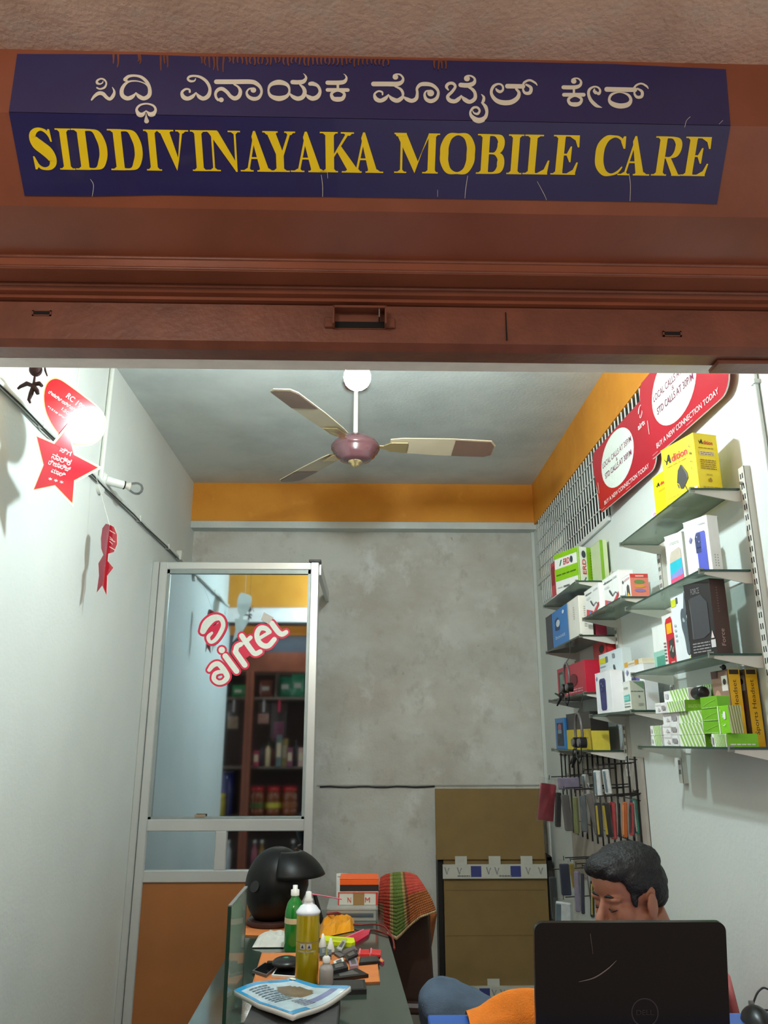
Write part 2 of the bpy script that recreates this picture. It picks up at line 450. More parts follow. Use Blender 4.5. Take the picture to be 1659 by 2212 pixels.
bm_ = MB().box((-.0012, -.004, -.04), (.0012, .0, .04), m_dark); bm_.build('joint_line', rail, loc=rl(P(1093, 700, Y=1.79).dot(A_dir), 1.7885, 2.525))
nub = MB().box((-.09, -.01, -.008), (.09, .05, .004), m_brown2, ch=.002)
nub.build('guide_stop', rail, loc=rl(P(1625, 775, Z=2.462).dot(A_dir), 1.84, 2.458))

# ================================================================ SIGN
sign = thing('shop_sign', 'folded dark blue vinyl sign with white and yellow lettering across the shutter hood', 'sign', hood(0, 1.431, 2.836))
O_ = hood(0, 1.431, 2.836)
n_up = A_dir.cross(hood(0, 1.412, 2.992) - O_).normalized()
n_lo = A_dir.cross(hood(0, 1.557, 2.69) - O_).normalized()
if n_up.y > 0: n_up = -n_up
if n_lo.y > 0: n_lo = -n_lo
def fold_y(px): return 243 + (px - 20) * (272 - 243) / 1556
def on_sign(px, py, w_=0.0, face=None):
    a = PP(px, py, O_, n_up); lo = PP(px, py, O_, n_lo)
    pick = (a, n_up) if (a.z >= O_.z if face is None else face) else (lo, n_lo)
    return pick[0] + pick[1] * w_ - O_
m_blue = mat('blue_vinyl', (36, 35, 88), 0.32, var=.07, scale=8, bump=.03, bscale=14, coat=.7)
m_cream_ink = mat('cream_vinyl', (222, 216, 198), 0.4, var=.03)
m_yel_ink = mat('yellow_vinyl', (238, 208, 18), 0.4, var=.04)
top = [(38, 118), (300, 119), (420, 123), (700, 126), (900, 131), (1150, 136), (1330, 140), (1567, 151)]
bot = [(1548, 441), (1440, 437), (1200, 433), (830, 427), (700, 425), (520, 424), (360, 421), (200, 424), (54, 423)]
sb = MB()
def sheet(pts, w0, w1, mtl, face): sb.prism(pts, lambda x, y, w_: on_sign(x, y, w_, face), w0, w1, mtl)
fL, fR = (20, fold_y(20)), (1577, fold_y(1577))
sheet(top + [fR, fL], .0008, .0022, m_blue, True)
sheet([fL, fR] + bot, .0008, .0022, m_blue, False)
sb.build('sheet', sign)
def sign_mesh(shapes, name, mtl, w_):
    b = bmesh.new()
    cnt = 0
    for vs, fs in shapes:
        bv = []
        for x, y in vs: bv.append(b.verts.new((x, -y, cnt * 8e-7))); cnt += 1
        for f in fs:
            try: b.faces.new([bv[i] for i in f])
            except ValueError: pass
    bmesh.ops.triangulate(b, faces=b.faces)
    nrm = V((29 / 1556, 1, 0)).normalized()
    bmesh.ops.bisect_plane(b, geom=b.verts[:] + b.edges[:] + b.faces[:], plane_co=(20, -243, 0), plane_no=nrm, dist=1e-7)
    for v in b.verts: v.co = on_sign(v.co.x, -v.co.y, w_ + v.co.z)
    me = bpy.data.meshes.new(name); b.to_mesh(me); b.free(); me.materials.append(mtl)
    o = bpy.data.objects.new(name, me); COL.objects.link(o); o.parent = sign
    return o
# upper line, brush strokes traced letter by letter
KA = [  # (origin x, origin y, scale, [strokes])
 (180, 140, 5.53, [
  ([(168, 285, 18), (205, 300, 20), (260, 280, 25), (280, 230, 20), (255, 190, 22), (215, 178, 20), (172, 200, 25), (172, 230, 30), (205, 241, 18), (236, 225, 14), (240, 208, 8)], 0),
  ([(105, 430, 20), (140, 385, 35), (190, 352, 45), (240, 358, 45), (285, 402, 40), (325, 420, 38), (362, 380, 42), (375, 330, 26), (352, 280, 8)], 0),
  ([(505, 185, 45), (545, 150, 35), (620, 141, 28), (700, 160, 35), (765, 220, 40), (797, 300, 42), (790, 375, 50), (730, 413, 48), (670, 388, 45), (632, 345, 14)], 0),
  ([(632, 350, 14), (590, 393, 45), (530, 413, 50), (472, 378, 50), (465, 310, 46), (502, 245, 35), (560, 210, 22), (650, 207, 15), (740, 237, 13), (788, 290, 10)], 0),
  ([(500, 190, 36), (540, 212, 20), (585, 207, 14)], 0),
  ([(755, 560, 10), (800, 598, 42), (848, 588, 45), (868, 545, 30), (838, 498, 25), (760, 477, 20), (680, 495, 25), (642, 545, 30), (665, 595, 45), (710, 602, 40), (755, 560, 10)], 0),
  ([(755, 592, 5), (756, 640, 36), (760, 672, 58)], 0),
  ([(1275, 335, 25), (1270, 307, 22), (1225, 302, 25), (1182, 340, 32), (1198, 393, 50), (1250, 415, 48), (1310, 388, 42), (1350, 342, 12)], 0),
  ([(1350, 345, 12), (1388, 393, 45), (1440, 415, 48), (1498, 378, 50), (1515, 300, 36), (1480, 218, 36), (1410, 163, 32), (1340, 145, 26), (1275, 152, 28), (1252, 182, 26), (1285, 208, 28), (1330, 203, 20), (1345, 178, 12)], 0)]),
 (470, 140, 5.53, [
  ([(-12, 214, 56), (200, 214, 56), (400, 214, 54), (470, 238, 48), (518, 290, 35), (525, 350, 30), (490, 405, 42), (430, 418, 46), (372, 392, 38), (350, 345, 26), (375, 302, 20), (418, 292, 20)], 0),
  ([(428, 313, 64), (432, 314, 64)], 0),
  ([(200, 245, 20), (250, 277, 26), (275, 330, 42), (255, 390, 50), (205, 413, 50), (155, 385, 42), (118, 340, 42), (62, 300, 45), (12, 308, 42), (-20, 350, 34), (-15, 400, 30), (10, 432, 30)], 0),
  ([(45, 430, 58), (48, 431, 58)], 0),
  ([(735, 220, 62), (830, 248, 42), (860, 315, 24), (830, 384, 42), (735, 414, 62), (640, 384, 42), (610, 315, 24), (640, 248, 42)], 1),
  ([(897, 218, 52), (960, 220, 52), (1025, 212, 50), (1058, 170, 30), (1046, 135, 14), (1026, 116, 5)], 0),
  ([(985, 248, 18), (1028, 290, 40), (1042, 340, 48), (1018, 395, 52), (960, 416, 52), (900, 392, 42), (862, 352, 14)], 0),
  ([(1056, 365, 14), (1088, 395, 45), (1140, 415, 54), (1198, 390, 52), (1225, 328, 36), (1198, 265, 36), (1140, 238, 50), (1106, 240, 46)], 0),
  ([(1315, 225, 52), (1450, 225, 52), (1515, 212, 46), (1540, 170, 26), (1526, 135, 12), (1506, 121, 5)], 0),
  ([(1437, 240, 30), (1437, 305, 30)], 0), ([(1314, 311, 44), (1556, 313, 44)], 0),
  ([(1437, 325, 15), (1503, 345, 30), (1514, 378, 38), (1488, 416, 50), (1437, 424, 58), (1386, 416, 50), (1362, 378, 38), (1372, 345, 30)], 1)]),
 (790, 140, 5.53, [
  ([(92, 240, 56), (250, 240, 56), (375, 240, 56), (432, 215, 42), (445, 170, 26), (412, 130, 22), (365, 124, 18), (340, 140, 30)], 0),
  ([(352, 157, 64), (356, 158, 64)], 0),
  ([(350, 270, 18), (415, 302, 30), (443, 350, 32), (440, 395, 24)], 0),
  ([(200, 368, 18), (196, 338, 22), (150, 327, 22), (106, 362, 26), (122, 418, 50), (175, 440, 48), (235, 412, 45), (272, 366, 10)], 0),
  ([(272, 370, 10), (312, 416, 45), (375, 440, 52), (430, 408, 45), (447, 372, 20)], 0),
  ([(450, 392, 14), (490, 422, 45), (550, 442, 48), (602, 415, 45), (615, 350, 32), (612, 295, 32), (652, 250, 45), (720, 242, 50), (790, 255, 44), (846, 298, 36), (866, 350, 32), (842, 415, 42), (780, 446, 50), (722, 424, 42), (702, 368, 28), (722, 328, 20), (770, 322, 20)], 0),
  ([(772, 350, 80), (776, 351, 80)], 0),
  ([(1132, 252, 54), (1220, 256, 56), (1288, 230, 46), (1300, 180, 26), (1262, 147, 22), (1216, 142, 20), (1190, 158, 26)], 0),
  ([(1205, 175, 68), (1209, 176, 68)], 0),
  ([(985, 312, 16), (962, 272, 36), (990, 236, 36), (1040, 234, 36), (1068, 272, 32), (1032, 330, 36), (978, 388, 38), (1000, 434, 50), (1060, 448, 48), (1110, 418, 45), (1140, 377, 12)], 0),
  ([(1140, 382, 12), (1180, 426, 50), (1240, 454, 48), (1300, 416, 45), (1303, 350, 38), (1268, 302, 36), (1218, 277, 18)], 0),
  ([(1380, 365, 9), (1408, 400, 30), (1402, 445, 36), (1386, 466, 22)], 0),
  ([(1385, 464, 20), (1428, 512, 42), (1444, 580, 36), (1418, 645, 46), (1345, 672, 54), (1272, 636, 46), (1247, 580, 26), (1280, 528, 30), (1330, 522, 28), (1358, 560, 26), (1334, 598, 30), (1292, 588, 20), (1276, 560, 10)], 0)]),
 (1040, 140, 4.1475, [
  ([(128, 222, 12), (140, 238, 24), (165, 250, 26), (190, 232, 20), (185, 195, 18), (150, 180, 18), (105, 202, 26), (86, 260, 26), (120, 318, 36), (180, 346, 44), (260, 344, 44), (318, 308, 38), (334, 260, 28), (308, 225, 20)], 0),
  ([(230, 200, 42), (370, 202, 40)], 0),
  ([(368, 200, 20), (382, 166, 20), (430, 147, 20), (478, 170, 18), (496, 192, 8)], 0),
  ([(398, 186, 18), (440, 214, 28), (432, 258, 32), (390, 262, 26), (370, 230, 18), (380, 196, 16)], 0),
  ([(732, 210, 36), (830, 210, 36), (878, 194, 28), (889, 160, 20), (866, 133, 14), (832, 130, 14), (812, 142, 20)], 0),
  ([(822, 155, 46), (825, 156, 46)], 0),
  ([(825, 225, 20), (825, 268, 20)], 0), ([(736, 277, 34), (913, 277, 34)], 0),
  ([(835, 290, 12), (885, 306, 24), (892, 332, 26), (870, 358, 34), (835, 364, 40), (796, 358, 34), (776, 332, 26), (786, 306, 24)], 1),
  ([(1014, 240, 10), (1045, 268, 26), (1060, 240, 20), (1042, 212, 16), (1005, 205, 16), (966, 228, 24), (956, 270, 26), (976, 324, 30), (1018, 368, 32), (1048, 383, 20), (1076, 391, 4)], 0),
  ([(1018, 262, 22), (1004, 245, 20), (1010, 226, 12)], 0),
  ([(1119, 228, 44), (1372, 232, 40)], 0),
  ([(1238, 256, 8), (1308, 276, 22), (1334, 322, 28), (1308, 364, 42), (1238, 377, 46), (1170, 358, 42), (1141, 320, 24), (1166, 272, 22)], 1),
  ([(1358, 222, 18), (1386, 190, 18), (1430, 177, 16), (1474, 200, 18), (1490, 222, 7)], 0),
  ([(1394, 222, 16), (1434, 250, 26), (1430, 292, 28), (1390, 298, 26), (1366, 266, 18), (1376, 230, 16)], 0)])]
GRP = (((0, 2), (2, 7), (7, 9)), ((0, 4), (4, 8), (8, 12)), ((0, 7), (7, 13)), ((0, 4), (4, 9), (9, 11), (11, 15)))
for (ox, oy, s_, strokes), groups in zip(KA, GRP):
    for ga, gb in groups:
        shapes = [ribbon([(ox + x / s_, oy + y / s_, w_ / s_) for x, y, w_ in pts], closed=bool(closed), k=6) for pts, closed in strokes[ga:gb]]
        sign_mesh(shapes, 'cream_letter', m_cream_ink, .0030)
# lower line: roman capitals with slab feet, designed upright and laid on the lower face
def cap(ch):
    """strokes/polygons of one serif capital in a unit box (u right, v up)"""
    R = lambda a, b, c, d: ([(a, b), (c, b), (c, d), (a, d)], [(0, 1, 2, 3)])
    Q = lambda *p: (list(p), [tuple(range(len(p)))])
    rb_ = lambda pts, **k: ribbon(pts, k=8, round0=False, **k)
    t = .035
    def ser(a, b, top, c0, c1):   # slab foot with brackets
        y0, y1 = (1 - t, 1) if top else (0, t); yy = 1 - t * 2.4 if top else t * 2.4; ye = 1 - t if top else t
        return [R(a, y0, b, y1), Q((c0 - (c0 - a) * .45, ye), (c1 + (b - c1) * .45, ye), (c1, yy), (c0, yy))]
    if ch == 'I': return [R(.27, 0, .73, 1)] + ser(0, 1, 1, .27, .73) + ser(0, 1, 0, .27, .73)
    if ch == 'D': return [R(.15, 0, .40, 1)] + ser(-.02, .42, 1, .15, .4)[:2] + ser(-.02, .42, 0, .15, .4)[:2] + [rb_([(.38, .97, .05), (.60, .965, .055), (.76, .87, .2), (.86, .68, .235), (.885, .5, .245), (.86, .32, .235), (.76, .13, .2), (.60, .035, .055), (.38, .03, .05)])]
    if ch == 'B': return [R(.15, 0, .42, 1)] + ser(-.02, .44, 1, .15, .42)[:2] + ser(-.02, .44, 0, .15, .42)[:2] + [
        rb_([(.4, .975, .045), (.62, .965, .06), (.8, .88, .22), (.84, .76, .26), (.78, .62, .2), (.62, .53, .05), (.4, .52, .045)]),
        rb_([(.4, .52, .045), (.64, .51, .06), (.83, .42, .22), (.87, .27, .27), (.82, .13, .22), (.64, .035, .06), (.4, .025, .045)])]
    if ch == 'R': return [R(.15, 0, .41, 1)] + ser(-.02, .42, 1, .15, .41)[:2] + ser(-.02, .55, 0, .15, .41) + [
        rb_([(.4, .975, .045), (.62, .965, .06), (.82, .86, .22), (.86, .73, .25), (.80, .58, .2), (.62, .475, .05), (.4, .465, .045)]),
        Q((.42, .47), (.62, .47), (1.0, .035), (.74, .035)), R(.74, 0, 1.08, t)]
    if ch == 'O': return [rb_([(.5, .985, .05), (.75, .92, .17), (.875, .7, .235), (.885, .5, .245), (.875, .3, .235), (.75, .08, .17), (.5, .015, .05), (.25, .08, .17), (.125, .3, .235), (.115, .5, .245), (.125, .7, .235), (.25, .92, .17)], closed=True)]
    if ch == 'C': return [rb_([(.93, .74, .03), (.86, .87, .07), (.72, .96, .06), (.55, .98, .06), (.33, .92, .17), (.17, .73, .27), (.14, .5, .28), (.18, .27, .27), (.35, .07, .17), (.58, .015, .06), (.8, .08, .07), (.94, .22, .04)]),
                          Q((.88, .99), (.95, .99), (.97, .68), (.91, .68), (.8, .86))]
    if ch == 'S': return [rb_([(.85, .74, .04), (.74, .9, .09), (.52, .975, .07), (.3, .93, .14), (.17, .8, .26), (.24, .66, .32), (.5, .52, .33), (.74, .38, .34), (.83, .22, .3), (.72, .07, .14), (.5, .02, .07), (.28, .07, .08), (.12, .26, .04)]),
                          Q((.78, .98), (.86, .98), (.9, .68), (.84, .68), (.76, .86)), Q((.1, .0), (.17, .0), (.28, .1), (.13, .32), (.07, .32))]
    if ch == 'V': return [Q((.12, .98), (.42, .98), (.66, .26), (.58, .0)), Q((.58, 0), (.66, .26), (.84, .98), (.76, .98))] + ser(-.02, .56, 1, .13, .41) + ser(.62, 1.02, 1, .75, .85)
    if ch == 'N': return [R(.165, 0, .225, .98), R(.86, 0, .92, .98), Q((.06, .98), (.38, .98), (.92, .18), (.92, -.01), (.88, -.01))] + ser(-.02, .36, 1, .12, .32) + ser(0, .40, 0, .165, .225) + ser(.68, 1.06, 1, .86, .92)
    if ch == 'A': return [Q((.16, .02), (.23, .02), (.47, .93), (.42, 1.0)), Q((.40, 1.0), (.46, 1.0), (.86, .02), (.58, .02), (.34, .86)), R(.28, .315, .66, .36)] + ser(-.05, .36, 0, .16, .23) + ser(.48, 1.05, 0, .58, .86)
    if ch == 'Y': return [R(.38, 0, .62, .45), Q((.1, .98), (.38, .98), (.62, .44), (.38, .44)), Q((.62, .44), (.78, .98), (.86, .98), (.62, .40)), Q((.55, .46), (.62, .40), (.86, .98), (.78, .98))] + ser(-.02, .46, 1, .1, .38) + ser(.66, 1.0, 1, .76, .88) + ser(.2, .8, 0, .38, .62)
    if ch == 'K': return [R(.1, 0, .32, 1), Q((.32, .46), (.32, .38), (.72, .98), (.64, .98)), Q((.38, .55), (.5, .66), (.97, .035), (.68, .035))] + ser(-.04, .42, 1, .1, .32) + ser(-.04, .42, 0, .1, .32) + ser(.5, .84, 1, .64, .74) + ser(.52, 1.04, 0, .68, .97)
    if ch == 'M': return [R(.125, 0, .175, .98), R(.76, 0, .93, .98), Q((.03, .98), (.26, .98), (.53, .3), (.46, .0)), Q((.46, 0), (.53, .3), (.80, .98), (.76, .98))] + ser(-.01, .27, 0, .125, .175) + ser(.64, 1.0, 0, .76, .93) + ser(-.02, .26, 1, .03, .22) + ser(.76, 1.02, 1, .78, .93)
    if ch == 'L': return [R(.2, 0, .47, 1)] + ser(0, .7, 1, .2, .47) + ser(0, .5, 0, .2, .47) + [R(.4, 0, .95, t), Q((.55, t), (.94, t), (.99, .36), (.93, .36), (.80, .13))]
    if ch == 'E': return [R(.17, 0, .44, 1)] + ser(0, .46, 1, .17, .44) + ser(0, .46, 0, .17, .44) + [R(.4, 1 - t, .96, 1), Q((.6, 1 - t), (.96, 1 - t), (.98, .70), (.92, .70), (.82, .87)), R(.4, 0, .93, t), Q((.6, t), (.92, t), (.99, .32), (.93, .32), (.82, .13)),
                          R(.42, .49, .64, .535), Q((.54, .49), (.66, .32), (.71, .32), (.71, .72), (.66, .72), (.54, .535))]
LET = [('S', 66, 121), ('I', 125, 158), ('D', 161, 232), ('D', 238, 308), ('I', 314, 347), ('V', 340, 409), ('I', 414, 447), ('N', 447, 517), ('A', 521.6, 590), ('Y', 570, 639), ('A', 630.7, 703), ('K', 695, 778), ('A', 757, 825),
       ('M', 853, 947), ('O', 951, 1025), ('B', 1031, 1090), ('I', 1096, 1129), ('L', 1131, 1188), ('E', 1192, 1250), ('C', 1285, 1350), ('A', 1341, 1404), ('R', 1412, 1470), ('E', 1475, 1532)]
def cap_y(px, topc): return (277 + (px - 90) * 19 / 1440) if topc else (366 + (px - 90) * 14.5 / 1440)
def low(px, py): return PP(px, py, O_, n_lo)
v_dir = (hood(0, 1.557, 2.69) - O_).normalized() * -1
for ch, xa, xb in LET:
    xm = (xa + xb) / 2
    ym = (cap_y(xm, 1) + cap_y(xm, 0)) / 2
    L_, R_ = low(xa, ym), low(xb, ym)
    vt, vb = (low(xm, cap_y(xm, 1)) - O_).dot(v_dir), (low(xm, cap_y(xm, 0)) - O_).dot(v_dir)
    ua, ub = (L_ - O_).dot(A_dir), (R_ - O_).dot(A_dir)
    sl_ = (-19 - 14.5) / 2 / 1440 * 0
    dv = .0 
    lm = MB()
    for si, (vs, fs) in enumerate(cap(ch)):
        lm.add([A_dir * (ua + (ub - ua) * x) + v_dir * (vb + (vt - vb) * y) + n_lo * (.0030 + .00006 * si) for x, y in vs], fs, m_yel_ink)
    lm.build('roman_letter', sign, fix=False)

# paint runs over the top edge and fine cracks in the vinyl
dr = []
random.seed(3)
for x in [246, 256, 300, 303, 348, 355, 362, 436, 444, 452, 462, 470, 484] + list(range(496, 840, 9)) + [938, 948, 953, 962]:
    y0 = 117 + (x - 38) * .0185
    L = random.uniform(8, 16) if x > 490 else random.uniform(12, 34)
    if 900 < x: L = random.uniform(14, 24)
    dr.append(ribbon([(x, y0, 5), (x + random.uniform(-2, 2), y0 + L * .6, 3.4), (x + random.uniform(-2, 2), y0 + L, 2.6)], k=3))
stuff(sign_mesh(dr, 'paint_runs', m_brown2, .0027))
cr = [ribbon(p, k=3) for p in ([(196, 387, .8), (203, 400, 1), (200, 424, .8)], [(694, 378, .8), (697, 400, 1), (697, 425, .8)], [(707, 365, .7), (708, 385, .7)], [(1010, 380, .8), (1006, 405, 1), (1004, 428, .8)], [(1160, 392, .6), (1175, 420, .8), (1180, 432, .6)],
                              [(1358, 375, .8), (1361, 400, 1), (1360, 434, .8)], [(1478, 275, .7), (1482, 262, .8), (1490, 254, .7)], [(1552, 270, .7), (1560, 262, .8)], [(945, 410, .6), (945, 425, .6)])]
for c_ in cr: sign_mesh([c_], 'crack_line', m_cream_ink, .0028)
# ================================================================ LEFT WALL AND CEILING THINGS
# ---- globe lamp under the ceiling, in front of the fan
def emis(name, rgb, watt, area):
    m = mat(name, rgb, .4, var=0.0)
    b = m.node_tree.nodes['Principled BSDF']; b.inputs['Emission Color'].default_value = lin(rgb) + (1,); b.inputs['Emission Strength'].default_value = watt / (math.pi * area)
    return m
lamp = thing('pendant_bulb', 'glowing white globe bulb hanging on a cord in front of the ceiling fan', 'light bulb', (-.043, 2.4, ZC))
mb = MB().ell((0, 0, -.522), .046, emis('lit_globe', (228, 250, 255), BULB_W, 4 * math.pi * .046 ** 2)); mb.build('globe', lamp)
MB().cyl((0, 0, -.477), (0, 0, -.43), .017, m_white, r1=.02).build('bulb_holder', lamp)
MB().cyl((0, 0, -.43), (0, 0, 0), .003, m_white, n=8).build('cord', lamp)
MB().cyl((0, 0, -.02), (0, 0, 0), .035, m_white).build('ceiling_rose', lamp)

# ---- ceiling fan, stopped
fan = thing('ceiling_fan', 'brown and beige three bladed ceiling fan hanging from the middle of the ceiling', 'ceiling fan', (-.066, 3.4, ZC))
m_maroon = mat('maroon_enamel', (96, 62, 66), .22, var=.06, coat=.5)
m_brass = mat('brass', (214, 190, 140), .2, metal=.85, var=.05)
m_blade = mat('beige_blade', (196, 180, 152), .35, var=.08, scale=6)
m_bladeb = mat('brown_blade_tip', (120, 92, 78), .35, var=.1, scale=6)
zb = -.385
MB().lathe([(.0, -.035), (.03, -.034), (.05, -.03), (.062, -.01), (.058, .02), (.03, .05), (.018, .055)], m_maroon, off=(0, 0, -.055)).build('canopy', fan)
MB().cyl((0, 0, -.06), (0, 0, zb + .04), .011, m_cream).build('down_rod', fan)
hp = [(.02, .06), (.045, .055), (.075, .04), (.1, .022), (.114, .0), (.112, -.014), (.103, -.022), (.105, -.028), (.09, -.042), (.091, -.047), (.073, -.058), (.073, -.063), (.05, -.071), (.03, -.074)]
MB().lathe([(r, z + zb) for r, z in hp], m_maroon, n=40).build('motor_housing', fan)
MB().lathe([(.034, -.07), (.033, -.078), (.02, -.084), (.018, -.092), (.009, -.1), (.0, -.104)], m_brass, off=(0, 0, zb)).build('finial', fan)
def blade_pt(a, r, s_, z):   # angle, radius, offset across, z
    return V((math.cos(a) * r - math.sin(a) * s_, math.sin(a) * r + math.cos(a) * s_, z))
for a in (math.radians(4), math.radians(124), math.radians(244)):
    b = MB()
    ol = [(.16, -.05), (.22, -.062), (.45, -.070), (.63, -.064), (.655, -.03), (.655, .048), (.62, .066), (.4, .066), (.22, .055), (.16, .045)]
    b.prism([p for p in ol], lambda u, v, w_, a=a: blade_pt(a, u, v, zb + .012 + v * -.22 + w_), -.002, .002, m_blade)
    bo = b.build('blade', fan)
    t = MB()
    t.prism([(.46, -.066), (.625, -.060), (.647, -.028), (.647, .046), (.615, .062), (.46, .062)], lambda u, v, w_, a=a: blade_pt(a, u, v, zb + .0085 + v * -.22 + w_), -.002, -.001, m_bladeb)
    t.build('blade_tip_stripe', bo)
    c = MB()
    c.prism([(.085, -.018), (.13, -.014), (.165, -.04), (.24, -.04), (.24, .035), (.165, .035), (.13, .014), (.085, .018)], lambda u, v, w_, a=a: blade_pt(a, u, v, zb + .006 + v * -.22 * min(1, max(0, (u - .1) / .08)) + w_), -.006, -.002, m_brass)
    c.build('blade_iron', fan)

# ---- conduit run, batten holder and dead bulb on the left wall
cp = P(214, 1036, X=XL)
con = thing('wall_conduit', 'white plastic wiring conduit running along the upper left wall', 'conduit', (XL, cp.y, 2.605))
m_pipe = mat('white_conduit', (214, 218, 212), .4, var=.04)
MB().cyl((.012, YF + .05 - cp.y, 0), (.012, 4.95 - cp.y, 0), .011, m_pipe).build('pipe', con)
MB().cyl((.012, -.015, 0), (.012, -.015, ZC - 2.605), .011, m_pipe).build('riser_pipe', con)
MB().cyl((.018, 0, -.02), (.0, 0, -.02), .034, m_pipe, n=18).build('junction_box', con)
wi = MB(); wi.tube([(.02, YF + .3 - cp.y + i * .22, -.014 + .004 * math.sin(i * 2.1)) for i in range(13)], .0035, m_black, n=6); wi.build('loose_wire', con)
for yy in (2.65, 3.9, 4.5):
    MB().box((0, yy - cp.y - .008, -.016), (.026, yy - cp.y + .008, .014), m_pipe, ch=.002).build('saddle_clip', con)
for i, (px, py) in enumerate(((382, 1203),)):
    q = P(px, py, X=XL)
    MB().box((0, q.y - cp.y - .03, -.02), (.035, q.y - cp.y + .03, .04), m_pipe, ch=.004).build('switch_block', con)
bh = thing('batten_lamp_holder', 'unlit clear bulb in a white angled batten holder on the left wall', 'bulb holder', (XL, cp.y + .03, 2.63))
d0, d1 = V((.02, .0, -.005)), V((.085, .045, -.012))
MB().lathe([(.036, 0), (.036, .012), (.024, .024), (.022, .03)], m_pipe, mtx=Matrix.Rotation(math.radians(90), 4, 'Y')).build('base', bh)
MB().cyl(d0, d1, .021, m_pipe, r1=.019).build('socket', bh)
dn = (d1 - d0).normalized()
MB().cyl(d1, d1 + dn * .006, .0195, m_dark).build('socket_ring', bh)
e0 = d1 + dn * .005
m_clear = pane_mat('clear_bulb_glass', (.93, .95, .95), .35, haze=.12, hazecol=(215, 220, 220), rough=.05)
q = dn.to_track_quat('Z', 'Y').to_matrix().to_4x4()
MB().lathe([(.013, 0), (.014, .012), (.02, .025), (.0285, .045), (.03, .058), (.026, .073), (.014, .083), (0, .086)], m_clear, mtx=q, off=e0).build('bulb_glass', bh)
MB().lathe([(.0135, 0), (.0145, .012), (.021, .024)], m_cream, mtx=q, off=e0).build('bulb_cap', bh)

# ---- hanging cardboard promotion: oval and star (near one turned to the camera)
m_red = mat('red_card', (186, 24, 44), .13, var=.05, scale=4, coat=.6)
m_card = mat('white_card', (226, 226, 220), .25, var=.03, coat=.3)
c0 = P(165, 950, X=-.98)
nn = V((.80, -.585, -.12)).normalized()
mob = thing('hanging_promo_card', 'large red oval and star shaped card hanging at the left, printed RC 199', 'hanging sign', c0)
def promo(root, org, nrm, oval, star, lines, th):
    e1 = V((-nrm.y, nrm.x, 0)).normalized()
    for nm, poly, rim in (('oval_card', oval, 1.06), ('star_card', star, 1.13)):
        cx = sum(p[0] for p in poly) / len(poly); cy = sum(p[1] for p in poly) / len(poly)
        fr = lambda x, y, w_: PP(x, y, org, nrm) + nrm * w_ - org
        off = .004 if nm == 'star_card' else 0
        MB().prism([(cx + (x - cx) * rim, cy + (y - cy) * rim) for x, y in poly], fr, off - .0012, off + .0004, m_card).build(nm, root)
        pr = Print(fr, base=off + .0008)
        g = 1.03
        pr.poly([(cx + (x - cx) * g, cy + (y - cy) * g) for x, y in poly], (206, 160, 60)); pr.poly(poly, m_red)
        for t, x0, y0, dx, dy, h, L in lines[nm]:   # text laid along a pixel direction
            vs, fs = text_mesh(t, .012); a, b_, c, d = bounds(vs); ll = math.hypot(dx, dy)
            ux, uy = dx / ll, dy / ll
            pr.put(([(x0 + ux * L * (p - a) / (c - a) + uy * h * (q_ - b_) / (d - b_), y0 + uy * L * (p - a) / (c - a) - ux * h * (q_ - b_) / (d - b_)) for p, q_ in vs], fs), (236, 226, 222))
        pr.build(nm.replace('_card', '_print'), root)
Z6 = lambda pts: [(60 + x / 6.38, 790 + y / 6.38) for x, y in pts]
ov = spline([p + (0,) for p in Z6([(225, 420), (262, 260), (340, 190), (440, 195), (600, 300), (800, 450), (950, 570), (1040, 700), (1050, 830), (1000, 960), (880, 1060), (700, 1085), (560, 1060), (440, 950), (330, 800), (250, 620)])], 3, True)
ov = [(x, y) for x, y, _ in ov]
stp = Z6([(535, 860), (620, 1230), (955, 1405), (625, 1580), (600, 1890), (365, 1645), (75, 1705), (210, 1370), (115, 980), (355, 1085)])
promo(mob, c0, nn, ov, stp, {'oval_card': [('RC 199', 141, 858, 36, 29, 12, 46), ('ರೀಚಾರ್ಜ್ ಅನ್‌ಲಿಮಿಟೆಡ್', 103, 849, 62, 44, 8, 80), ('1.5GB/Day', 130, 887, 34, 27, 9, 44), ('*121# ಡಯಲ್', 101, 880, 55, 38, 5, 62)],
     'star_card': [('ಸಿಗ', 126, 975, 30, 14, 11, 26), ('ನಾರ್ಕ', 108, 990, 44, 18, 14, 44), ('ರೀಚಾರ್ಜ್', 101, 1003, 50, 18, 12, 50), ('ಮಾಡಿ', 107, 1020, 28, 12, 11, 32), ('✶ ✶ ✶', 101, 1037, 36, 10, 7, 34)]}, .002)
tp = P(165, 838, X=-.98) - c0
hk = PP(166, 842, c0, nn) - c0
MB().tube([hk + V((0, 0, -.002)), hk + V((0, 0, ZC - c0.z - hk.z))], .0012, m_white, n=6).build('thread', mob)
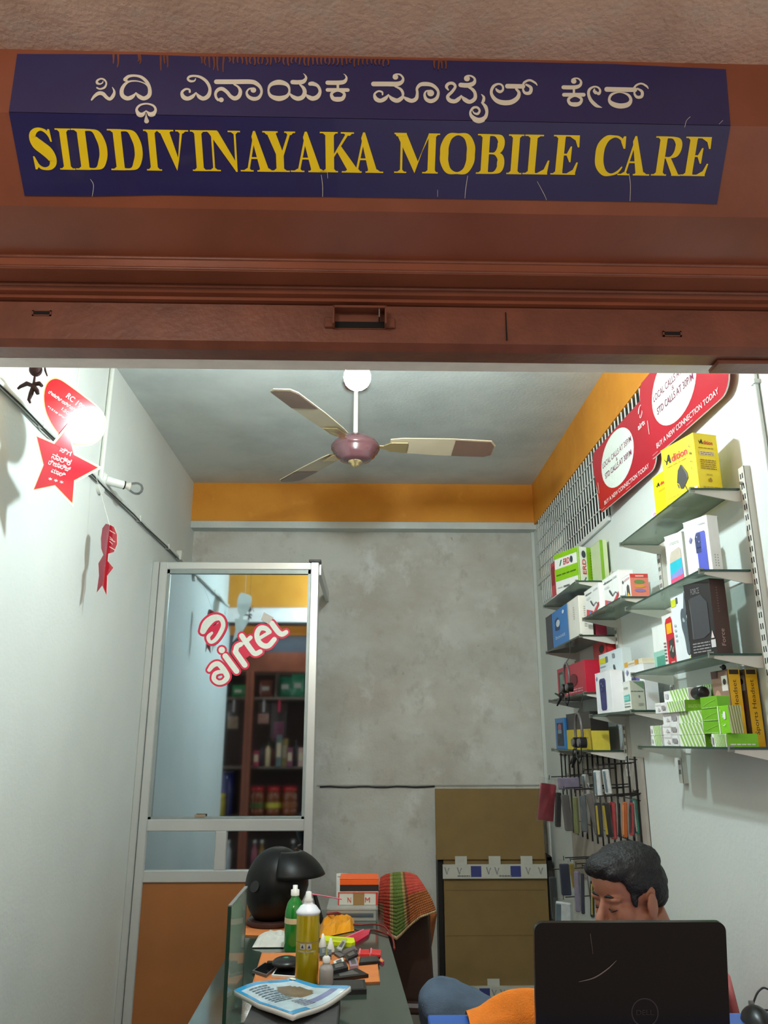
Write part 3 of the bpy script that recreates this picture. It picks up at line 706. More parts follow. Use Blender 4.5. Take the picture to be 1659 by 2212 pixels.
# far one: two halves folded like a book
c1 = P(236, 1215, X=-1.08)
mo2 = thing('hanging_promo_card', 'small folded red oval and star card hanging near the left wall before the glass partition', 'hanging sign', c1)
m_reddk = mat('red_card_inside', (112, 24, 40), .4, var=.06)
zz = lambda pts: [(x / 4.0975, 780 + y / 4.0975) for x, y in pts]
LH = zz([(972, 1448), (935, 1440), (905, 1480), (892, 1570), (895, 1660), (915, 1715), (870, 1790), (875, 1900), (855, 2050), (905, 1985)])
RH = zz([(972, 1448), (1010, 1470), (1038, 1540), (1038, 1620), (1010, 1690), (960, 1705), (955, 1770), (1005, 1830), (950, 1900), (945, 2075), (905, 1985)])
for nm, poly, nrm, mt in (('left_half', LH, V((.75, -.66, -.0)), m_reddk), ('right_half', RH, V((-.42, -.91, 0)), m_red)):
    nrm = nrm.normalized()
    fr = lambda x, y, w_, nrm=nrm: PP(x, y, PP(972 / 4.0975, 780 + 1448 / 4.0975, c1, V((0, -1, 0))), nrm) + nrm * w_ - c1
    MB().prism(poly, fr, -.0008, .0008, mt, side=m_card).build(nm, mo2)
    if nm == 'right_half':
        pr = Print(fr, base=.0012)
        for k, yy in enumerate((1495, 1550, 1570, 1590, 1640)):
            x0, y0 = zz([(972, yy)])[0]
            pr.put(([(x0, y0), (x0 + 12 - (k % 2) * 5, y0 + 7), (x0 + 12 - (k % 2) * 5, y0 + 9), (x0, y0 + 2)], [(0, 1, 2, 3)]), (236, 200, 200))
        pr.build('half_print', mo2)
MB().tube([P(237, 1135, X=-1.08) - c1, V((XL + .02 - c1.x, 0, 2.612 - c1.z))], .001, m_white, n=6).build('thread', mo2)
# ---- dried charm on a string behind the lintel
ch0 = P(77, 800, Y=2.12)
chm = thing('lucky_charm', 'dark dried coconut and twisted root charm hanging at the top left of the opening', 'charm', ch0)
m_root = mat('dried_root', (58, 34, 34), .8, var=.3, scale=30, bump=.4)
MB().ell((0, 0, .002), (.0185, .0185, .021), m_root).build('nut', chm)
r = MB(); r.tube([(0, 0, -.015), (0, 0, -.04), (-.002, 0, -.055)], [.003, .004, .006], m_root)
for p in ([(-.002, 0, -.05), (-.02, 0, -.043), (-.042, .01, -.048), (-.05, .01, -.056)], [(0, 0, -.045), (.014, .005, -.04), (.024, 0, -.05)], [(0, 0, -.052), (-.004, 0, -.075), (-.008, 0, -.095), (-.004, .004, -.104)], [(0, 0, -.05), (.012, 0, -.066), (.016, 0, -.076)]):
    r.tube(p, [.006, .007, .005, .003][:len(p)], m_root)
r.build('root', chm)
MB().tube([(.022, 0, .03), (.028, 0, .0), (.036, 0, -.018)], [.002, .003, .002], m_root).build('twig', chm)
MB().tube([(0, 0, .02), (0, 0, ZC - ch0.z)], .0012, m_black, n=6).build('string', chm)

# ================================================================ GLASS PARTITION
YP = 4.3
part_ = thing('glass_partition', 'aluminium framed partition with reflective glass panes over an orange panel at the left', 'partition', (XL, YP, 0))
px_ = lambda x: x - XL
def frame(name, x0, x1, z0, z1, m=m_alu, d=.024): return MB().box((px_(x0), -d, z0), (px_(x1), d, z1), m, ch=.004).build(name, part_)
frame('stile', -1.2, -1.165, 0, 2.463, m_alu, .03); frame('stile', -1.163, -1.118, 0, 2.463); frame('stile', -.324, -.278, 0, 2.465)
frame('top_rail', -1.118, -.324, 2.42, 2.463); frame('middle_rail', -1.118, -.324, 1.066, 1.123); frame('lower_rail', -1.118, -.324, .828, .884)
frame('mullion', -.771, -.712, .884, 1.066)
m_mir = mat('tinted_reflective_glass', (186, 205, 216), .035, metal=1.0, var=.015, scale=2)
for x0, x1, z0, z1 in ((-1.118, -.324, 1.123, 2.42), (-1.118, -.771, .884, 1.066), (-.712, -.324, .884, 1.066)):
    MB().box((px_(x0), -.004, z0), (px_(x1), .004, z1), m_mir).build('pane', part_)
for x0, x1, z0, z1 in ((-1.118, -.324, 1.123, 2.42),):
    g = MB()
    for a, b in (((x0, z1 - .022), (x1, z1)), ((x0, z0), (x1, z0 + .012)), ((x0, z0), (x0 + .014, z1)), ((x1 - .014, z0), (x1, z1))):
        g.box((px_(a[0]), -.02, a[1]), (px_(b[0]), -.005, b[1]), mat('glazing_bead', (150, 160, 158), .4, metal=.4))
    g.build('glazing_bead', part_)
MB().box((px_(-1.118), -.012, .02), (px_(-.324), .012, .828), m_wood).build('lower_panel', part_)
MB().box((px_(-.335), -.03, 2.463), (px_(-.268), .03, 2.478), m_black, ch=.002).build('post_cap', part_)
MB().box((px_(-.29), .024, 2.40), (px_(-.268), YB - YP, 2.465), m_alu, ch=.002).build('wall_tie_rail', part_)
tpz = P(432, 1762, Y=YP - .026)
MB().box((px_(tpz.x) - .028, -.0255, tpz.z - .006), (px_(tpz.x) + .028, -.024, tpz.z + .006), mat('old_tape', (150, 132, 110), .5)).build('tape_piece', part_)
# sticker on the glass
stk = thing('window_sticker', 'red edged white logo and slanted lettering stuck on the partition glass', 'sticker', P(530, 1420, Y=YP - .006))
so_ = P(530, 1420, Y=YP - .006)
pr = Print(lambda x, y, w_: P(x, y, Y=YP - .0055 - w_) - so_, base=.0006, step=.0003)
zA = lambda pts, g=0: [(440 + x / 6.9125, 1220 + y / 6.9125, (w_ + g) / 6.9125) for x, y, w_ in pts]
AIR = [[(82, 1572, 58), (140, 1502, 74), (212, 1478, 78), (272, 1530, 82), (330, 1615, 84), (350, 1680, 80), (296, 1744, 70), (215, 1758, 66), (152, 1706, 68), (168, 1628, 62), (240, 1598, 56), (306, 1606, 44)],
       [(270, 1272, 96), (271, 1273, 96)], [(322, 1362, 84), (490, 1588, 84)], [(474, 1298, 84), (614, 1496, 84)], [(478, 1300, 74), (496, 1222, 76), (556, 1186, 70)],
       [(568, 1062, 80), (700, 1256, 80), (768, 1326, 78), (846, 1296, 70)], [(612, 1166, 62), (700, 1086, 62)],
       [(814, 1108, 52), (978, 1010, 52)], [(984, 1002, 66), (922, 950, 74), (842, 950, 78), (796, 1030, 78), (812, 1130, 78), (880, 1202, 80), (970, 1206, 78), (1056, 1112, 70)],
       [(1016, 872, 80), (1112, 1002, 80), (1172, 1036, 78), (1232, 1006, 66)]]
pr.st = .00012
for st_ in AIR: pr.put(ribbon(zA(st_, 58)), (214, 30, 70))
pr.poly([(440 + x / 6.9125, 1220 + y / 6.9125) for x, y in ((560, 1120), (800, 1000), (980, 900), (1100, 1060), (780, 1290), (640, 1390), (500, 1330))], (214, 30, 70))
for st_ in AIR: pr.put(ribbon(zA(st_)), (226, 232, 222))
z1_ = lambda pts: [(280 + x / 3.568, 1180 + y / 3.568, w_ / 3.568) for x, y, w_ in pts]
sw = [(565, 655, 46), (592, 600, 62), (645, 555, 54), (700, 555, 40), (722, 605, 34), (700, 665, 34), (660, 722, 30), (622, 738, 26), (606, 700, 30), (634, 668, 20)]
pr.put(ribbon(z1_([(x, y, w_ + 34) for x, y, w_ in sw])), (214, 30, 70)); pr.poly([(280 + x / 3.568, 1180 + y / 3.568) for x, y in ((600, 640), (690, 590), (700, 640), (640, 710), (610, 690))], (214, 30, 70))
pr.put(ribbon(z1_(sw)), (226, 232, 222))
pr.build('logo_print', stk)
tp_ = Print(lambda x, y, w_: P(x, y, Y=YP - .0085 - w_) - so_)
tp_.poly([(280 + x / 3.568, 1180 + y / 3.568) for x, y in ((1035, 508), (1108, 548), (1072, 602), (1012, 565))], (196, 190, 182)); tp_.build('tape_patch', stk)

# ================================================================ BACK WALL THINGS
cab = thing('wire_run', 'black wire pinned along a thin ledge on the grey back wall', 'wire', (0, YB, 1.232))
wv = MB(); wv.tube([(-.30 + i * .06, -.008 - .002 * (i % 2), .003 * math.sin(i * 1.7)) for i in range(13)], .005, m_black, n=6); wv.build('wire', cab)
MB().box((-.32, -.006, .004), (1.08, 0, .012), mat('ledge_plaster', (170, 170, 164), .8)).build('ledge', cab)
m_cb = mat('brown_cardboard', (132, 108, 64), .75, var=.08, scale=7, bump=.05)
m_cb2 = mat('brown_cardboard_fold', (116, 94, 54), .8, var=.08, scale=7)
m_tape = mat('printed_tape', (196, 198, 188), .25, var=.05)
crd = thing('cardboard_screen', 'tall rack covered with brown cardboard sheets and printed tape against the back wall', 'cardboard panel', (.75, 5.1, 0))
cx = lambda x: x - .75
MB().box((cx(.408), -.075, .83), (cx(1.058), -.06, 1.228), m_cb, ch=.002).build('upper_sheet', crd)
MB().box((cx(.452), -.06, .04), (cx(1.066), -.045, .86), m_cb, ch=.002).build('lower_sheet', crd)
m_frame = mat('dark_iron', (40, 38, 38), .5, metal=.5, var=.1)
for x in (.435, 1.09):
    MB().box((cx(x) - .016, -.04, 0), (cx(x) + .016, .09, .84), m_frame, ch=.002).build('rack_post', crd)
MB().box((cx(.42), -.04, .82), (cx(1.1), .09, .845), m_frame).build('rack_top', crd)
def tape(z0, z1, x0, x1, pts, nm):
    t = MB().box((cx(x0), -.0815, z0), (cx(x1), -.0765 if z0 > .7 else -.0605, z1), m_tape); o = t.build(nm, crd)
    pr = Print(lambda u, v, w_: V((cx(x0) + u * (x1 - x0), -.0815 - w_, z0 + v * (z1 - z0))))
    for a in pts: pr.rect(a, .12, a + .1, .88, (58, 66, 128))
    for a in (.02, .14, .42, .5, .8, .92): pr.put(ribbon([(a, .8, .012), (a + .02, .3, .012), (a + .04, .75, .012)], smooth=False, round0=False), (140, 140, 140))
    pr.lines(.14, .1, .26, .3, 1, (120, 120, 126)); pr.lines(.54, .1, .66, .3, 1, (120, 120, 126))
    pr.build('tape_print', o)
tape(.728, .806, .445, 1.062, (.27, .65), 'printed_tape')
tape(.10, .165, .46, 1.06, (.30, .68), 'printed_tape')
for i, x in enumerate((.52, .72, .91)):
    MB().box((cx(x), -.0765, .80), (cx(x) + .07, -.0752, .85), m_tape).build('tape_tab', crd)
MB().box((cx(.69), -.0625, .155), (cx(.76), -.0605, .2), m_tape).build('tape_tab', crd)
for z in (.66, .42):
    MB().box((cx(.46), -.0612, z), (cx(1.05), -.0598, z + .005), m_cb2).build('fold_crease', crd)
# ================================================================ RIGHT WALL
# ---- wire grille over the ventilation opening
gr = thing('vent_grille', 'white wire grille over the long dark vent opening under the orange beam', 'grille', (XR, 2.7, 2.52))
m_wire = mat('white_wire', (214, 218, 214), .4, var=.04)
y = 2.72
while y < 5.02:
    zlo = 2.63 if y < 3.5 else 2.50 if y < 4.5 else 2.36
    MB().cyl((-.008, y - 2.7, zlo - 2.52), (-.008, y - 2.7, .415), .0042, m_wire, n=6).build('wire', gr); y += .049
for z in (.06, .15, .24, .33):
    MB().tube([(-.013, .0 if z > .12 else .8, z), (-.013, 2.36, z + .012)], .0028, m_wire, n=6).build('cross_wire', gr)
MB().box((-.014, .8, -.025), (-.002, 2.4, .0), m_wire).build('bottom_strip', gr)
MB().box((-.004, 1.72, -.06), (-.001, 2.36, .14), mat('cream_paper', (196, 194, 176), .7)).build('paper_patch', gr)
# ---- red foam boards
def board(nm, label, y_far, y_near, z0, h, tilt, cutr):
    W = y_far - y_near
    t = thing('promo_board', label, 'poster', (XR - .032, (y_far + y_near) / 2, z0))
    t.rotation_euler = (0, 0, tilt)
    # outline in (u from far to near, v up); far bottom sharp, other corners round
    r = .07
    def arc(cx, cy, a0, a1): return [(cx + r * math.cos(a0 + (a1 - a0) * i / 6), cy + r * math.sin(a0 + (a1 - a0) * i / 6)) for i in range(7)]
    ol = [(0, 0)] + arc(W - r, r, -math.pi / 2, 0) + [(W, h)] + arc(r * .4, h - r, math.pi / 2, math.pi)[2:]
    fr = lambda u, v, w_: V((-w_ - v * .03, W / 2 - u, v))
    MB().prism(ol, fr, .004, .009, m_red, side=m_card).build('foam_sheet', t)
    pr = Print(lambda u, v, w_: fr(u * W, v * h, w_ + .009))
    pr.put(disc(.40, .56, .30, .39, 36, ), (222, 230, 220)) if True else 0
    pr.text('LOCAL CALLS AT 35P/M', .13, .60, .67, .68, (120, 40, 80), bold=.012)
    pr.text('&', .385, .525, .415, .575, (120, 40, 80)); pr.text('STD CALLS AT 30P/M', .16, .42, .65, .50, (120, 40, 80), bold=.012)
    pr.text('BUY A NEW CONNECTION TODAY', .09, .065, .88, .125, (238, 214, 214), bold=.01)
    pr.items(swoosh(.83, .76, .905, .93, (238, 226, 226))); pr.text('airtel', .80, .64, .93, .715, (238, 226, 226), bold=.015)
    pr.rect(.008, .3, .014, .47, (238, 214, 214)); pr.lines(.02, .02, .1, .035, 1, (220, 150, 160)); pr.lines(.5, .02, .58, .035, 1, (220, 150, 160))
    pr.build('printing', t)
board('a', 'red promotional board over the grille, the farther of the two', P(1306, 1108, X=1.09).y, P(1412, 1012, X=1.09).y, P(1306, 1108, X=1.09).z, .31, math.radians(3), 1)
board('b', 'red promotional board partly hidden by the lintel, the nearer of the two', P(1416, 992, X=1.09).y, P(1574, 868, X=1.09).y, P(1416, 992, X=1.09).z, .33, math.radians(2.5), 1)

# ---- shelf uprights and glass shelves
XF = .96
UY = (2.19, 2.91, 3.505, 4.24)
for k, (yy, z0, z1, lab) in enumerate(((2.19, 1.36, 2.29, 'slotted cream shelf upright at the right edge of the picture'), (2.91, 1.36, 2.27, 'slotted cream shelf upright between the first and second glass shelf columns'),
                                      (3.505, 1.36, 2.25, 'slotted cream shelf upright between the second and third glass shelf columns'), (4.24, 1.36, 2.25, 'slotted cream shelf upright farthest back by the grey wall'))):
    t = thing('shelf_upright', lab, 'shelf upright', (XR, yy, z0))
    b = MB(); b.box((-.02, -.016, 0), (0, -.013, z1 - z0), m_cream); b.box((-.02, .013, 0), (0, .016, z1 - z0), m_cream); b.box((-.021, -.016, 0), (-.0185, .016, z1 - z0), m_cream)
    b.build('channel', t)
    s_ = MB(); z = .03
    while z < z1 - z0 - .03:
        for dy in (-.006, .006): s_.box((-.0218, dy - .0022, z), (-.0205, dy + .0022, z + .016), m_dark)
        z += .032
    stuff(s_.build('slot_row', t))
    MB().cyl((-.02, 0, z1 - z0 - .05), (-.03, 0, z1 - z0 - .05), .005, m_steel, n=8).build('screw', t)
SH = {}
def shelf(col, row, z, ya, yb, xf, label):
    t = thing('glass_shelf', label, 'shelf', (XR - .02, ya, z - .006), group=None)
    g = MB(); x0, x1 = xf - XR + .02, -.004
    g.box((x0, 0, 0), (x1, yb - ya, .006), m_glass)
    g.mi = [g.idx(m_gedge) if i > 1 else g.idx(m_glass) for i in range(len(g.f))]
    g.build('glass_pane', t)
    for y in (.004, yb - ya - .008):
        b = MB(); b.prism([(x0 + .012, -.001), (0, -.001), (0, -.034), (-.02, -.034), (x0 + .012, -.008)], lambda u, v, w_, y=y: V((u, y + w_, v)), 0, .004, m_cream)
        bo = b.build('bracket', t)
        MB().box((x0 - .002, y - .003, -.006), (x0 + .012, y + .007, .010), m_clip).build('glass_clip', bo)
    SH[(col, row)] = (z, ya, yb, xf)
m_clip = pane_mat('clear_clip', (.8, .82, .8), .3, haze=.5, hazecol=(200, 200, 190))
o4 = ('top', 'second', 'third', 'lowest')
for r, z in enumerate((2.229, 1.981, 1.740, 1.487)): shelf('a', r, z, 2.205 if r < 3 else 2.148, 2.895, XF, f'{o4[r]} glass shelf of the nearest column on the right wall')
for r, z in enumerate((2.032, 1.612)): shelf('b', r, z, 2.925, 3.49, XF, f'{("upper", "lower")[r]} glass shelf of the middle column on the right wall')
for r, z in enumerate((2.213, 1.964, 1.711, 1.466)): shelf('c', r, z, 3.52, 4.225, .952, f'{o4[r]} glass shelf of the farthest column near the grey wall')

# ---- cartons
def carton(name, label, cat, A, size, body, faces=None, group=None, rotz=0.0, lean=0.0, top=None, side=None, flap=True, end='carton'):
    """A: near front bottom corner (towards the room, towards the opening). size (into the wall, along it, height).
    faces: L = face towards the room, N = face towards the shop front, T = top"""
    d, wdt, h = size
    t = thing(name, label, cat, (A[0], A[1], A[2]), rotz, group)
    if lean: t.rotation_euler = (0, lean, rotz)
    m = body if hasattr(body, 'node_tree') else mat('card_%02x%02x%02x' % tuple(body), body, .42, var=.03, scale=30, coat=.15)
    b = MB().box((0, 0, 0), (d, wdt, h), m, ch=.0012)
    b.build('box', t)
    if flap:   # tuck-in lid: a seam line and a slightly proud lid edge
        l = MB(); q = min(.02, h * .2)
        l.box((-.0007, -.0007, h - .0016), (d + .0003, wdt + .0003, h + .0006), m)
        l.build('lid_flap', t)
    for k, its in (faces or {}).items():
        if k == 'L': fr = lambda u, v, w_: V((-w_, wdt * (1 - u), v * h))
        elif k == 'N': fr = lambda u, v, w_: V((u * d, -w_, v * h))
        elif k == 'T': fr = lambda u, v, w_: V((u * d, v * wdt, h + w_))
        Print(fr, base=.0009).items(its).build({'L': 'front_print', 'N': 'side_print', 'T': 'top_print'}[k], t)
    return t
def place(col, row, near, topy, far, depth=.12, maxx=1.122):
    """corner and size of a carton standing on a shelf, from its picture corners"""
    z, ya, yb, xf = SH[(col, row)]
    if abs(z - 1.5) < .06: A = P(near[0], near[1], X=xf + .012)
    else: A = P(near[0], near[1], Z=z)
    A = V((max(A.x, xf - .004), min(max(A.y, ya + .004), yb - .02), z + .0003))
    Bf = P(far[0], far[1], X=A.x)
    h = P(near[0], topy, Y=A.y).z - z
    d = min(depth, maxx - A.x)
    return A, (d, max(.02, Bf.y - A.y), h)
YEL = (246, 220, 8); BLK = (24, 22, 20); RED = (196, 36, 44); MAR = (150, 40, 60)
adition = lambda u0, v0, u1, v1, c1=BLK, c2=(206, 40, 50): [('p', [(u0, v0), (u0 + (u1 - u0) * .13, v1), (u0 + (u1 - u0) * .2, v1), (u0 + (u1 - u0) * .26, v0), (u0 + (u1 - u0) * .18, v0), (u0 + (u1 - u0) * .15, v0 + (v1 - v0) * .3), (u0 + (u1 - u0) * .1, v0 + (v1 - v0) * .3), (u0 + (u1 - u0) * .06, v0)], c1),
    ('s', [(u0 - .03, v1 - (v1 - v0) * .3, .012), (u0 + .02, v0 + (v1 - v0) * .35, .02), (u0 + .1 * (u1 - u0) + .03, v0 + (v1 - v0) * .5, .012)], c1), ('t', 'dition', u0 + (u1 - u0) * .3, v0, u1, v0 + (v1 - v0) * .8, c2, 0, .02)]
A, S = place('a', 0, (1516, 1052), 935, (1447, 1085), .085)
A = V((1.0, 2.235, SH[('a', 0)][0] + .0003)); S = (.085, .165, P(1502, 935, Y=2.235).z - A.z)
carton('charger_carton', 'large yellow charger carton with a black adapter picture on the top glass shelf', 'box', A, S, YEL, {
    'L': adition(.12, .70, .78, .86) + [('l', .15, .63, .75, .65, 1, (170, 120, 20)),
          ('p', [(.40, .30), (.46, .50), (.56, .58), (.60, .56), (.72, .40), (.74, .30), (.62, .20), (.56, .16), (.50, .17), (.46, .27)], (52, 48, 40)), ('p', [(.58, .56), (.60, .56), (.72, .40), (.74, .30), (.71, .30), (.69, .38)], (96, 92, 84)),
          ('s', [(.62, .20, .014), (.68, .1, .014), (.70, .0, .014)], (40, 38, 34)), ('s', [(.42, .27, .02), (.45, .2, .02)], (70, 66, 56)),
          ('r', .80, .04, .98, .1, (232, 196, 190)), ('s', [(.88, .84, .012), (.86, .81, .012), (.88, .79, .012)], BLK), ('r', .86, .66, .9, .70, (90, 80, 20)), ('e', .88, .54, .012, .014, BLK), ('s', [(.87, .44, .01), (.89, .40, .01)], BLK), ('l', .1, .08, .5, .10, 1, (140, 110, 20))],
    'N': adition(.22, .82, .78, .90) + [('l', .15, .74, .8, .765, 1, (150, 110, 20)), ('r', .16, .625, .80, .695, (232, 212, 170)), ('l', .2, .63, .76, .69, 2, (120, 90, 60)), ('l', .16, .38, .82, .56, 5, (150, 115, 25)),
          ('t', 'MODEL', .36, .275, .62, .305, (120, 90, 20)), ('e', .5, .2, .07, .03, (190, 140, 20)), ('e', .5, .225, .03, .015, (140, 100, 30)), ('l', .15, .05, .85, .09, 2, (150, 115, 25))]}, rotz=math.radians(15))
A2 = V((.988, 2.415, SH[('a', 0)][0] + .0003)); h2 = P(1413, 1031.6, X=.975).z - A2.z
carton('charger_carton', 'smaller yellow charger carton behind the large one on the top glass shelf', 'box', A2, (.09, .115, h2), YEL, {'L': adition(.2, .70, .95, .80) + [('l', .3, .55, .7, .62, 3, (190, 160, 30))]}, rotz=math.radians(8))
A3 = V((.998, 2.56, SH[('a', 0)][0] + .0003))
carton('small_carton', 'small pale pink carton at the far end of the top glass shelf', 'box', A3, (.07, .075, P(1418, 1098, X=1.0).z - A3.z), (232, 206, 224), {'L': [('t', 'Oxal', .2, .6, .85, .78, (190, 90, 160)), ('l', .15, .2, .85, .4, 3, (200, 150, 190))]})
# second shelf: phone boxes
WHT = (234, 234, 232)
A, S = place('a', 1, (1549, 1225), 1150, (1506, 1232), .085)
A = V((1.0, 2.21, SH[('a', 1)][0] + .0003)); S = (.04, .10, .165)
def phone_pic(u0, u1, v0, v1, body, cam_=True):
    its = [('p', [(u0, v0), (u1, v0), (u1, v1 - .03), (u1 - .03, v1), (u0 + .03, v1), (u0, v1 - .03)], body)]
    if cam_:
        w_ = u1 - u0
        its += [('p', [(u0 - .04, v1 - .38), (u0 + w_ * .45, v1 - .38), (u0 + w_ * .5, v1 - .03), (u0 + w_ * .4, v1 - .005), (u0, v1 - .03), (u0 - .05, v1 - .1)], tuple(int(c * .55) for c in body))]
        for i, (a, b) in enumerate(((.1, .08), (.32, .08), (.1, .18), (.32, .18), (.1, .28), (.32, .28))): its.append(('e', u0 + w_ * a, v1 - b, .018, .016, (150, 160, 190) if i % 3 == 0 else (30, 32, 60)))
    return its
carton('phone_box', 'white phone box with a deep blue phone picture on the second shelf', 'box', A, S, WHT, {
    'L': phone_pic(.48, .86, -0.0, .74, (72, 82, 190)) + [('p', [(.2, .62), (.28, .70), (.32, .64), (.24, .56)], (120, 120, 170)), ('l', .62, .86, .9, .9, 1, (170, 170, 180))],
    'N': [('l', .3, .06, .38, .3, 5, (130, 130, 128)), ('l', .55, .06, .63, .3, 5, (130, 130, 128))]}, rotz=math.radians(20))
A5 = V((.998, 2.40, A.z))
carton('phone_box', 'white phone box with a teal and pink phone picture on the second shelf', 'box', A5, (.04, .08, .165), (232, 236, 230), {
    'L': [('p', [(.12, -.0), (.2, .55), (.3, .66), (.78, .72), (.86, .68), (.9, 0)], (186, 176, 160)), ('p', [(.14, .0), (.19, .44), (.86, .50), (.9, 0)], (24, 176, 196)), ('p', [(.15, .0), (.17, .2), (.88, .32), (.9, 0)], (130, 140, 200)), ('p', [(.16, 0), (.17, .12), (.89, .18), (.9, 0)], (226, 80, 120)), ('l', .25, .8, .8, .86, 2, (190, 196, 190))]}, rotz=math.radians(20))
# third shelf
A, S = place('a', 2, (1549, 1413), 1272, (1500, 1421), .09)
A = V((1.0, 2.245, SH[('a', 2)][0] + .0003)); S = (.052, .12, .222)
carton('power_bank_carton', 'tall black and brown gadget carton on the third shelf', 'box', A, S, (38, 32, 32), {
    'L': [('p', [(.16, .24), (.2, .80), (.62, .82), (.84, .70), (.84, .30), (.6, .24)], (62, 62, 66)), ('s', [(.17, .78, .012), (.2, .5, .012), (.2, .26, .012)], (120, 120, 124)), ('t', 'FORCE', .28, .84, .6, .92, (130, 130, 130)), ('l', .15, .05, .8, .2, 4, (140, 140, 140)), ('r', .84, .1, 1., .2, (200, 196, 196)), ('p', [(.86, .22), (.92, .32), (.98, .22)], (214, 196, 190))],
    'N': [('r', .0, .0, 1., 1., (72, 44, 40)), ('l', .35, .55, .45, .9, 10, (120, 90, 84)), ('t', 'Force', .34, .12, .6, .34, (190, 160, 150), 90)]}, rotz=math.radians(15))
fT = P(1461, 1433, X=.99); A8 = V((.992, 2.385, A.z))
carton('trimmer_carton', 'tall white hair trimmer carton with a grey trimmer picture on the third shelf', 'box', A8, (.03, max(.07, fT.y - A8.y), .215), (226, 232, 234), {
    'L': [('r', .02, .84, .3, .95, (206, 210, 40)), ('r', .3, .87, .4, .96, (90, 100, 90)), ('s', [(.78, .98, .02), (.76, .8, .12), (.74, .72, .16)], (92, 100, 106)), ('s', [(.62, .64, .26), (.66, .52, .3), (.70, .36, .2), (.74, .18, .2)], (84, 94, 100)), ('s', [(.62, .6, .06), (.68, .58, .04)], (170, 180, 184)),
          ('l', .1, .3, .2, .6, 4, (180, 190, 192)), ('e', .9, .1, .05, .03, (190, 200, 200)), ('r', .8, .02, .9, .06, (206, 210, 90))],
    'N': [('r', 0, 0, 1, 1, (150, 154, 160))] + [('r', .3, .3 + i * .13, .75, .38 + i * .13, (110, 112, 120)) for i in range(4)]})
f7 = P(1432, 1442, X=1.0); A7 = V((1.0, A8.y + max(.07, fT.y - A8.y) + .004, A.z)); L7 = max(.06, f7.y - A7.y)
carton('keypad_phone_carton', 'white carton with a red keypad phone picture on the third shelf', 'box', A7, (.05, L7 * .78, .17), (232, 230, 224), {
    'L': [('p', [(.25, .0), (.25, .84), (.35, .92), (.72, .94), (.8, .86), (.82, .62), (.95, .58), (.98, 0)], (198, 34, 50)), ('r', .34, .62, .74, .82, (238, 176, 20)), ('p', [(.42, .18), (.42, .48), (.82, .52), (.84, .2), (.66, .12)], (66, 62, 60)), ('s', [(.48, .3, .03), (.6, .38, .03), (.68, .26, .03), (.78, .34, .03)], (190, 196, 180)), ('l', .02, .1, .2, .5, 6, (120, 90, 90)), ('r', .5, .03, .8, .08, (230, 150, 150))]})
carton('small_carton', 'slim white carton with a green corner beside the red keypad phone carton', 'box', V((1.01, A7.y + L7 * .80, A.z)), (.05, max(.03, P(1410, 1446, X=1.0).y - A7.y - L7 * .80), .15), (232, 236, 230), {'L': [('r', 0, 0, 1, .42, (150, 200, 184)), ('r', .2, .02, .8, .3, (80, 150, 130))]})
# lowest shelf of the nearest column: green striped cartons, speaker, yellow spined cartons
zs = SH[('a', 3)][0] + .0003
def stripes(n, c, u0=0, u1=1, v0=0, v1=1, slope=.5):
    out = []
    for i in range(n):
        a = u0 + (u1 - u0) * (i / n); b = a + (u1 - u0) / n * .5
        sh = (u1 - u0) * slope / n * 2
        pts = [(a, v1), (b, v1), (min(u1, b + sh), v0), (min(u1, a + sh), v0)]
        out.append(('p', pts, c))
    return out
GRN = (126, 200, 20); GR2 = (110, 176, 20); PAL = (226, 238, 214)
def eb(px0, px1, pyb, pyt, x):   # extent on the plane X=x: Y near, Y far, z0, z1
    a = P(px1, pyb, X=x); b = P(px0, pyb, X=x)
    return a.y, b.y, P(px1, pyt, X=x).z
X4 = .975
n_ = 0
# four high stack of white ended cartons; their long sides run towards the shop front
yn, yf, zt = eb(1432, 1524, 1610, 1527, X4); hrow = .0345
rows = [(0, 0), (.000, 1), (.004, 2), (-.006, 3)]
words4 = ('bottom', 'second', 'third', 'topmost')
for dx, k in rows:
    ya = P(1524 + (0 if k < 3 else -32), 1600, X=X4).y; yb = P(1434 - (8 if k == 3 else 0), 1600, X=X4).y
    carton('charger_carton', f'white and green striped slim carton, {words4[k]} of the stack of four on the lowest shelf', 'box', V((X4 + dx, ya, zs + k * hrow)), (.085, yb - ya, hrow - .0006), WHT, {
        'L': [('r', .44, 0, 1, 1, PAL)] + stripes(7, (150, 190, 96), .44, 1) + [('p', [(.1, .25), (.2, .25), (.15, .6)], (190, 186, 184)), ('r', .03, .8, .22, .86, (205, 200, 200)), ('r', .225, 0, .235, 1, (205, 200, 196)), ('r', .26, .3, .38, .7, (150, 146, 146)), ('r', .4, 0, .41, 1, (205, 200, 196))],
        'N': [('r', 0, 0, 1, 1, GR2), ('l', .1, .3, .9, .6, 2, (170, 210, 110))]}, group='slim striped cartons in the stack of four', flap=False)
for k in range(2):
    ya = P(1432, 1600, X=X4 + .01).y + .004; yb = P(1407, 1600, X=X4 + .01).y
    carton('charger_carton', f'small striped carton at the far left end of the lowest shelf, {("lower", "upper")[k]} of the pair', 'box', V((X4 + .01, ya, zs + k * hrow * .98)), (.08, yb - ya, hrow * .95), WHT, {'L': [('r', .3, 0, 1, 1, PAL)] + stripes(5, (150, 190, 96), .3, 1) + [('r', .08, .3, .2, .7, (205, 200, 200))]}, flap=False)
